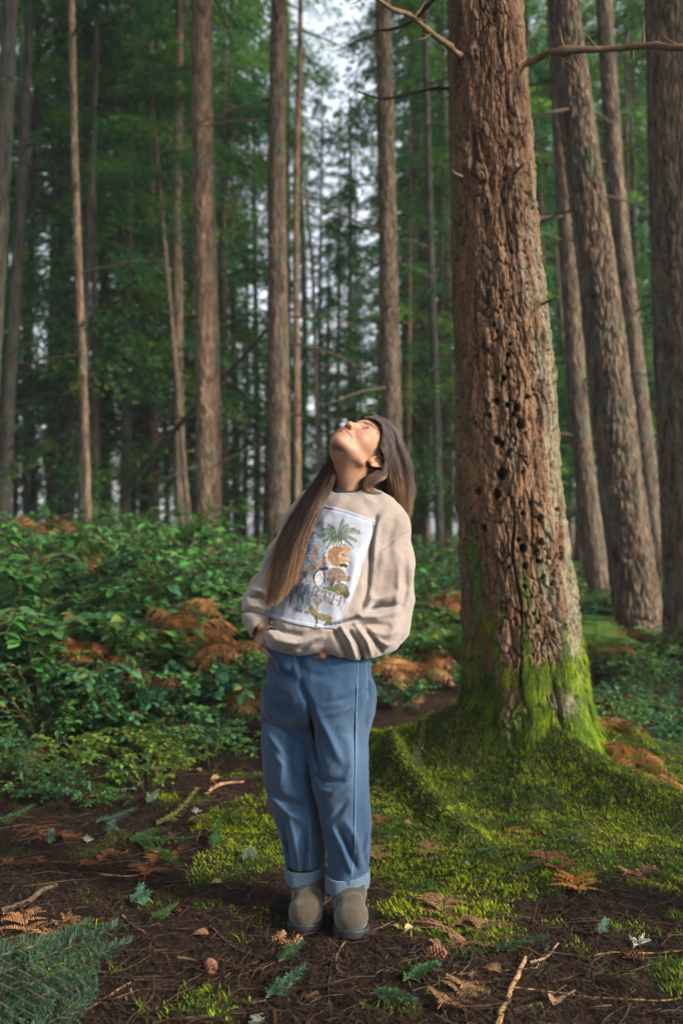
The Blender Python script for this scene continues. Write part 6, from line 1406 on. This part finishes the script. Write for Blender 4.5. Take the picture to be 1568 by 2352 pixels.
# ---- boots
M_suede = attr_mat('suede', rough=.88, spec=.2, nscale=55, namp=.16, bump=.3, bscale=420, dist=.001, sheen=.3)
M_rub = attr_mat('rubber', rough=.55, spec=.4, nscale=60, namp=.2)
def boot(ankle, toe, heel, side):
    A = np.array(ankle); T = np.array(toe); H = np.array(heel); f = T-H; f[2] = 0; L = np.linalg.norm(f); f /= L; s = np.array([f[1], -f[0], 0.])
    gz = H[2]; O = np.array([H[0], H[1], gz])
    def loc(P): q = P-O; return np.stack([q@s, q@f, q[:, 2]], -1).astype(f32)
    def upper(P):
        q = loc(P); al = loc(A[None])[0]
        d = cap(q, (al[0], al[1], .20), (0, .060, .090), .054, .052)
        d = smin(d, ell(q, (0, .050, .055), (.040, .058, .050)), .03)
        d = smin(d, cap(q, (0, .075, .095), (-.002*side, L-.075, .050), .050, .043), .03)
        d = smin(d, ell(q, (-.003*side, L-.062, .046), (.048, .062, .038)), .022)
        d = smin(d, ell(q, (-.006*side, L-.105, .045), (.049, .06, .035)), .02)
        d = smax(d, .022-q[:, 2], .006)
        cr = np.exp(-((q[:, 1]-(L-.105)-.02*q[:, 0]/.05)/.008)**2)*.0035+np.exp(-((q[:, 1]-(L-.13))/.008)**2)*.0025
        d = d+cr*(q[:, 2] > .05)-.0012*fbm(P[:, 0]*40, P[:, 1]*40, P[:, 2]*40, 2)
        return smax(d, q[:, 2]-.185, .004)
    def sole(P):
        q = loc(P); w_ = np.interp(q[:, 1], [-.01, .03, .09, .15, L-.075, L-.03, L+.012], [.030, .043, .038, .046, .054, .047, .012]).astype(f32)
        y = np.clip(q[:, 1], .038, L-.055); r = np.interp(q[:, 1], [.03, .1, L-.08, L], [.043, .042, .055, .055]).astype(f32)
        d2 = np.hypot(q[:, 0]+.004*side*sstep(.05, .2, q[:, 1]), q[:, 1]-y)-r
        lug = .0015*(np.sin(q[:, 1]*420) > .2)*(q[:, 2] < .014)
        d = smax(d2+lug, np.abs(q[:, 2]-.014-.006*sstep(L-.06, L, q[:, 1]))-.014, .004)
        return d
    lo = np.minimum(np.minimum(T, H), A)-[.08, .08, .02]; hi = np.maximum(np.maximum(T, H), A)+[.08, .10, 0]; lo[2] = gz-.01; hi[2] = gz+.21
    V, Q = mesh_sdf(upper, lo, hi, .003, marg=2); q = loc(V)
    n1 = fbm(V[:, 0]*22, V[:, 1]*22, V[:, 2]*22, 4)
    c = np.array([.036, .027, .015])*(1+.35*n1)[:, None]; k = sstep(.1, .5, fbm(V[:, 0]*16, V[:, 1]*16, V[:, 2]*16+9, 3)+.25*np.exp(-((q[:, 1]-(L-.115))/.025)**2))[:, None]; c = c*(1-k*.75)+np.array([.022, .024, .018])*k*.75
    el = (np.abs(q[:, 0]) > .030) & (np.hypot((q[:, 1]-.055)/.030, (q[:, 2]-.175)/.075) < 1); c[el] = [.035, .022, .018]
    o = mesh_np('boot', V-PERS, Q, M_suede, woman, col=c)
    V, Q = mesh_sdf(sole, lo, hi, .003, marg=2); mesh_np('sole', V-PERS, Q, M_rub, o, col=np.tile([.012, .015, .018], (len(V), 1)))
gN = float(gh(W3(800, 2160)[0], 3.02)); gF = float(gh(W3(705, 2130)[0], 3.10))
tN = at(806, 2160, 2.985); hN = at(798, 2100, 3.225); tN[2] = hN[2] = gN+.002
tF = at(700, 2140, 3.055); hF = at(712, 2080, 3.29); tF[2] = hF[2] = gF+.002
boot(W3(800, 2030, .01), tN, hN, 1); boot(W3(706, 2010, .07), tF, hF, -1)

# ---- hair
M_hair = attr_mat('hair', rough=.38, spec=.5, nscale=30, namp=.12)
def hair_under(P):
    q = to_head(P); d = ell(q, (0, -.022, .040), (.078, .096, .091))
    d = smax(d, (q[:, 1]-.070)*.80-(q[:, 2]-.078)*.60, .006); d = smax(d, (q[:, 1]-.006)*.90-(q[:, 2]-.020)*.70, .006)
    d = d*HS
    d = smin(d, chain(P, [W3(880, 1015, .10), W3(893, 1060, .10), W3(895, 1110, .10), W3(908, 1150, .10)], [.045, .045, .038, .015], .03), .03)
    d = smin(d, chain(P, [W3(870, 1085, .06), W3(850, 1112, .055)], [.035, .030], .02), .03)
    d = smin(d, chain(P, [W3(800, 1060, .10), W3(765, 1110, .06), W3(735, 1150, -.02)], [.03, .022, .014], .02), .02)
    return d
Vh, Qh = mesh_sdf(hair_under, HO-[.20, .2, .22], HO+[.2, .25, .17], .004, marg=2)
gH = Geo(); gH.add(Vh-PERS, Qh, None, (.020, .011, .008))
rgh = np.random.default_rng(9)
def lock(guides, n, m=22, jd=.008, js=2.0, r=.00075, c0=(.027, .015, .010), c1=(.22, .125, .06), t0=.35, t1=1.0, endj=.12, wav=.004, clumps=6):
    Gs = np.array([spline([W3(*p) for p in g_], m) for g_ in guides]); ng = len(Gs)
    u = rgh.random(n)*(ng-1); i = np.clip(u.astype(int), 0, max(ng-2, 0)); f = (u-i)[:, None, None] if ng > 1 else 0
    K = max(4, int(clumps*(ng-1))); cen = (np.floor(u/(ng-1)*K)+.5)/K*(ng-1)+rgh.normal(0, .03, n)
    cid = np.floor(u/(ng-1)*K).astype(int); cl_len = np.clip(rgh.normal(0, 1, K+1), -1.5, 1.5)[cid]
    ln = np.clip(1-endj*rgh.random(n)**1.3+.12*endj*cl_len*1.8, .2, 1.0); t = np.linspace(0, 1, m)
    ti = ln[:, None]*t[None]*(m-1); k = np.clip(ti.astype(int), 0, m-2); w_ = (ti-k)[..., None]
    ut = np.clip(u[:, None]+(cen-u)[:, None]*(.8*sstep(.05, .9, t))[None], 0, ng-1.0001); ui = ut.astype(int); uf = (ut-ui)[..., None]
    P = (Gs[ui, k]*(1-w_)+Gs[ui, k+1]*w_)*(1-uf)+(Gs[ui+1, k]*(1-w_)+Gs[ui+1, k+1]*w_)*uf
    cl = np.floor(u*9/ max(ng-1, 1)*ng)
    ph = rgh.random(n)*6.28; a = (.35+.65*t)[None, :, None]
    off = rgh.normal(0, 1, (n, 1, 3))*np.array([js*S_, jd, js*S_])
    wv = np.stack([np.sin(t[None]*5+cl[:, None]*2.1+ph[:, None]*.15), np.cos(t[None]*4+cl[:, None]), np.sin(t[None]*3+cl[:, None]*1.3)*.3], -1)*wav
    P = P+off*a+wv*a+np.cumsum(rgh.normal(0, .00025, (n, m, 3)), 1)
    T = np.gradient(P, axis=1); T /= np.linalg.norm(T, axis=2, keepdims=True)+1e-9; A = np.cross(T, [0, 1., 0]); A /= np.linalg.norm(A, axis=2, keepdims=True)+1e-9; B = np.cross(T, A)
    rad = (r*(.7+.6*rgh.random(n)))[:, None]*np.interp(t, [0, .05, .7, 1], [.8, 1, .9, .35])[None]
    an = np.array([0, 2.094, 4.189]); V = P[:, :, None]+rad[..., None, None]*(np.cos(an)[:, None]*A[:, :, None]+np.sin(an)[:, None]*B[:, :, None])
    base = (np.arange(n)*m*3)[:, None, None]+(np.arange(m-1)*3)[None, :, None]; j = np.arange(3)[None, None]; j2 = (j+1) % 3
    Q = np.stack([base+j, base+j2, base+3+j2, base+3+j], -1).reshape(-1, 4)
    mix_ = sstep(t0, t1, t[None]*ln[:, None]+rgh.normal(0, .16, (n, 1)))*np.clip(.6+.45*rgh.normal(0, 1, (n, 1)), .05, 1.2)
    c = np.array(c0)+(np.array(c1)-np.array(c0))*mix_[..., None]; c = c*rgh.uniform(.45, 1.75, (n, 1, 1))
    gH.add((V-PERS).reshape(-1, 3), Q, None, np.repeat(c.reshape(-1, 3), 3, 0))
# crown and back fall (image right)
lock([[(834, 961, .035), (850, 956, .05), (872, 959, .07), (900, 977, .09), (922, 1020, .10), (936, 1075, .10), (943, 1130, .09), (937, 1195, .10)],
      [(846, 960, .030), (866, 961, .045), (888, 972, .06), (910, 1010, .07), (925, 1060, .08), (935, 1110, .08), (932, 1180, .09)],
      [(862, 964, .008), (880, 974, .025), (896, 998, .035), (907, 1040, .045), (918, 1085, .055), (925, 1130, .07), (924, 1190, .08)],
      [(877, 976, -.002), (886, 992, .004), (893, 1025, .01), (901, 1065, .02), (909, 1105, .04), (914, 1140, .06), (912, 1165, .08)],
      [(880, 996, -.008), (885, 1015, -.007), (890, 1045, -.007), (895, 1080, .005), (900, 1110, .03), (903, 1135, .06), (902, 1150, .08)],
      [(873, 1028, -.030), (880, 1040, -.028), (885, 1060, -.022), (888, 1085, -.01), (892, 1110, .03), (893, 1125, .06), (893, 1135, .08)]], 9000, 26, .008, 1.5, .00055, t0=.45, t1=1.0, clumps=9)
lock([[(852, 955, .035), (838, 958, .04), (830, 963, .06), (836, 968, .09)], [(858, 953, .05), (842, 954, .06), (832, 959, .08), (840, 966, .10)]], 160, 14, .003, .8, .0005, t0=2, t1=3)
# swirl tucked behind the ear
lock([[(886, 1060, -.03), (886, 1080, -.035), (872, 1095, -.04), (852, 1103, -.04), (842, 1112, -.035), (846, 1126, -.03), (868, 1132, -.02)],
      [(880, 1072, -.035), (874, 1086, -.04), (856, 1094, -.045), (840, 1102, -.04), (834, 1114, -.03), (838, 1128, -.02)],
      [(892, 1080, -.01), (884, 1098, -.02), (866, 1108, -.03), (852, 1116, -.03), (856, 1128, -.02), (880, 1136, -.01)],
      [(868, 1082, -.035), (852, 1090, -.04), (836, 1096, -.04), (826, 1108, -.02), (824, 1125, .0)]], 2600, 20, .006, 1.8, .00055, c1=(.20, .115, .06), t0=.1, t1=.7)
# long fall over her right shoulder (image left)
lock([[(768, 1035, .05), (766, 1070, .01), (762, 1110, -.05), (738, 1160, -.115), (709, 1220, -.14), (692, 1280, -.15), (678, 1338, -.155)],
      [(764, 1040, .05), (758, 1080, .02), (746, 1120, -.05), (719, 1175, -.11), (688, 1245, -.14), (669, 1320, -.15), (654, 1362, -.15)],
      [(760, 1045, .06), (748, 1090, .02), (730, 1130, -.03), (705, 1190, -.09), (676, 1260, -.12), (655, 1325, -.14), (640, 1378, -.14)],
      [(757, 1050, .06), (738, 1098, .03), (712, 1140, .0), (684, 1200, -.05), (655, 1270, -.09), (636, 1330, -.12), (622, 1392, -.12)],
      [(754, 1058, .06), (730, 1104, .04), (700, 1146, .02), (668, 1205, -.01), (640, 1275, -.06), (622, 1335, -.10), (613, 1385, -.10)]], 5600, 26, .010, 2.6, .00055, c0=(.030, .016, .011), c1=(.25, .14, .068), t0=.25, t1=.95, endj=.55, wav=.007, clumps=9)
lock([[(750, 1065, .05), (715, 1120, .03), (670, 1190, .0), (640, 1250, -.02), (620, 1290, -.03), (600, 1330, -.03)], [(752, 1070, .05), (725, 1120, .03), (690, 1180, .0), (655, 1250, -.04), (630, 1320, -.06), (612, 1390, -.07)]], 160, 24, .01, 5, .0006, endj=.4, wav=.008, t0=.3)
lock([[(905, 985, .06), (930, 1040, .07), (944, 1090, .08), (948, 1130, .08), (941, 1190, .09)], [(915, 1020, .04), (935, 1080, .05), (940, 1140, .06), (936, 1230, .07)]], 140, 24, .01, 4, .0006, endj=.5, wav=.006, t0=.3)
hr = gH.build('hair', M_hair, woman); hr['label'] = 'long straight dark brown hair fading to golden tips'
# ------------------------------------------------------------------ unseen conifers added beside and behind the camera to shade the clearing
for i, (x, y, s) in enumerate([(-5.5, 1.5, 1.), (-4.2, -3.5, 1.05), (-7.5, 5, .95), (-1.5, -6, 1.1), (3.2, -7.5, 1.), (-8, -1, 1.), (-2.2, -1.2, .95), (5.2, 5.2, .9), (6.5, 8.5, 1.), (8.5, 4.5, 1.), (1.6, -3.2, 1.), (7.5, -9.5, 1.), (-3.8, 9.5, 1.0), (4.6, 2.6, .85), (-5, 4.6, .9), (-2.6, 2.2, .95), (-1.2, 1.0, 1.), (2.4, 2.6, .9), (-6.5, 2.8, 1.), (-3.2, -5.5, 1.), (.6, -1.4, .95), (-4.6, 7.2, 1.), (3.4, 7.6, 1.)]):
    filler(x, y, i, s*1.08, i*1.3, 'tall bare-stemmed conifer added outside the picture to shade the clearing', 'conifers added outside the picture to shade the clearing', True)
for i, (x, y, s) in enumerate([(3.0, .95, .15), (3.6, .2, .18), (2.5, .15, .15), (4.4, -.4, .2), (2.0, 1.1, .09), (3.4, 1.5, .11)]):
    filler(x, y, 2, s, i*2.1, 'unseen young bushy conifer added right of the camera to shade the foreground', 'unseen young conifers added to shade the foreground')  # low conifers put in out of frame so their shadow darkens the foreground
# ------------------------------------------------------------------ thin forest haze
hm_ = bpy.data.materials.new('haze'); hm_.use_nodes = True; t = hm_.node_tree; t.nodes.clear()
o = t.nodes.new('ShaderNodeOutputMaterial'); pv = t.nodes.new('ShaderNodeVolumePrincipled'); pv.inputs['Color'].default_value = (.80, .88, 1., 1); pv.inputs['Density'].default_value = .0011; pv.inputs['Anisotropy'].default_value = .2
t.links.new(pv.outputs[0], o.inputs['Volume'])
x, y0, y1, z0, z1 = 170, -70, 275, -2.5, 24
V = [(sx*x, yy, zz) for sx in (-1, 1) for yy in (y0, y1) for zz in (z0, z1)]
hz = mesh_np('haze', np.array(V, float), [[(0, 1, 3, 2), (4, 6, 7, 5), (0, 4, 5, 1), (2, 3, 7, 6), (0, 2, 6, 4), (1, 5, 7, 3)]], hm_, smooth=False)
tag(hz, 'thin pale haze between the forest trees', 'haze', kind='stuff')
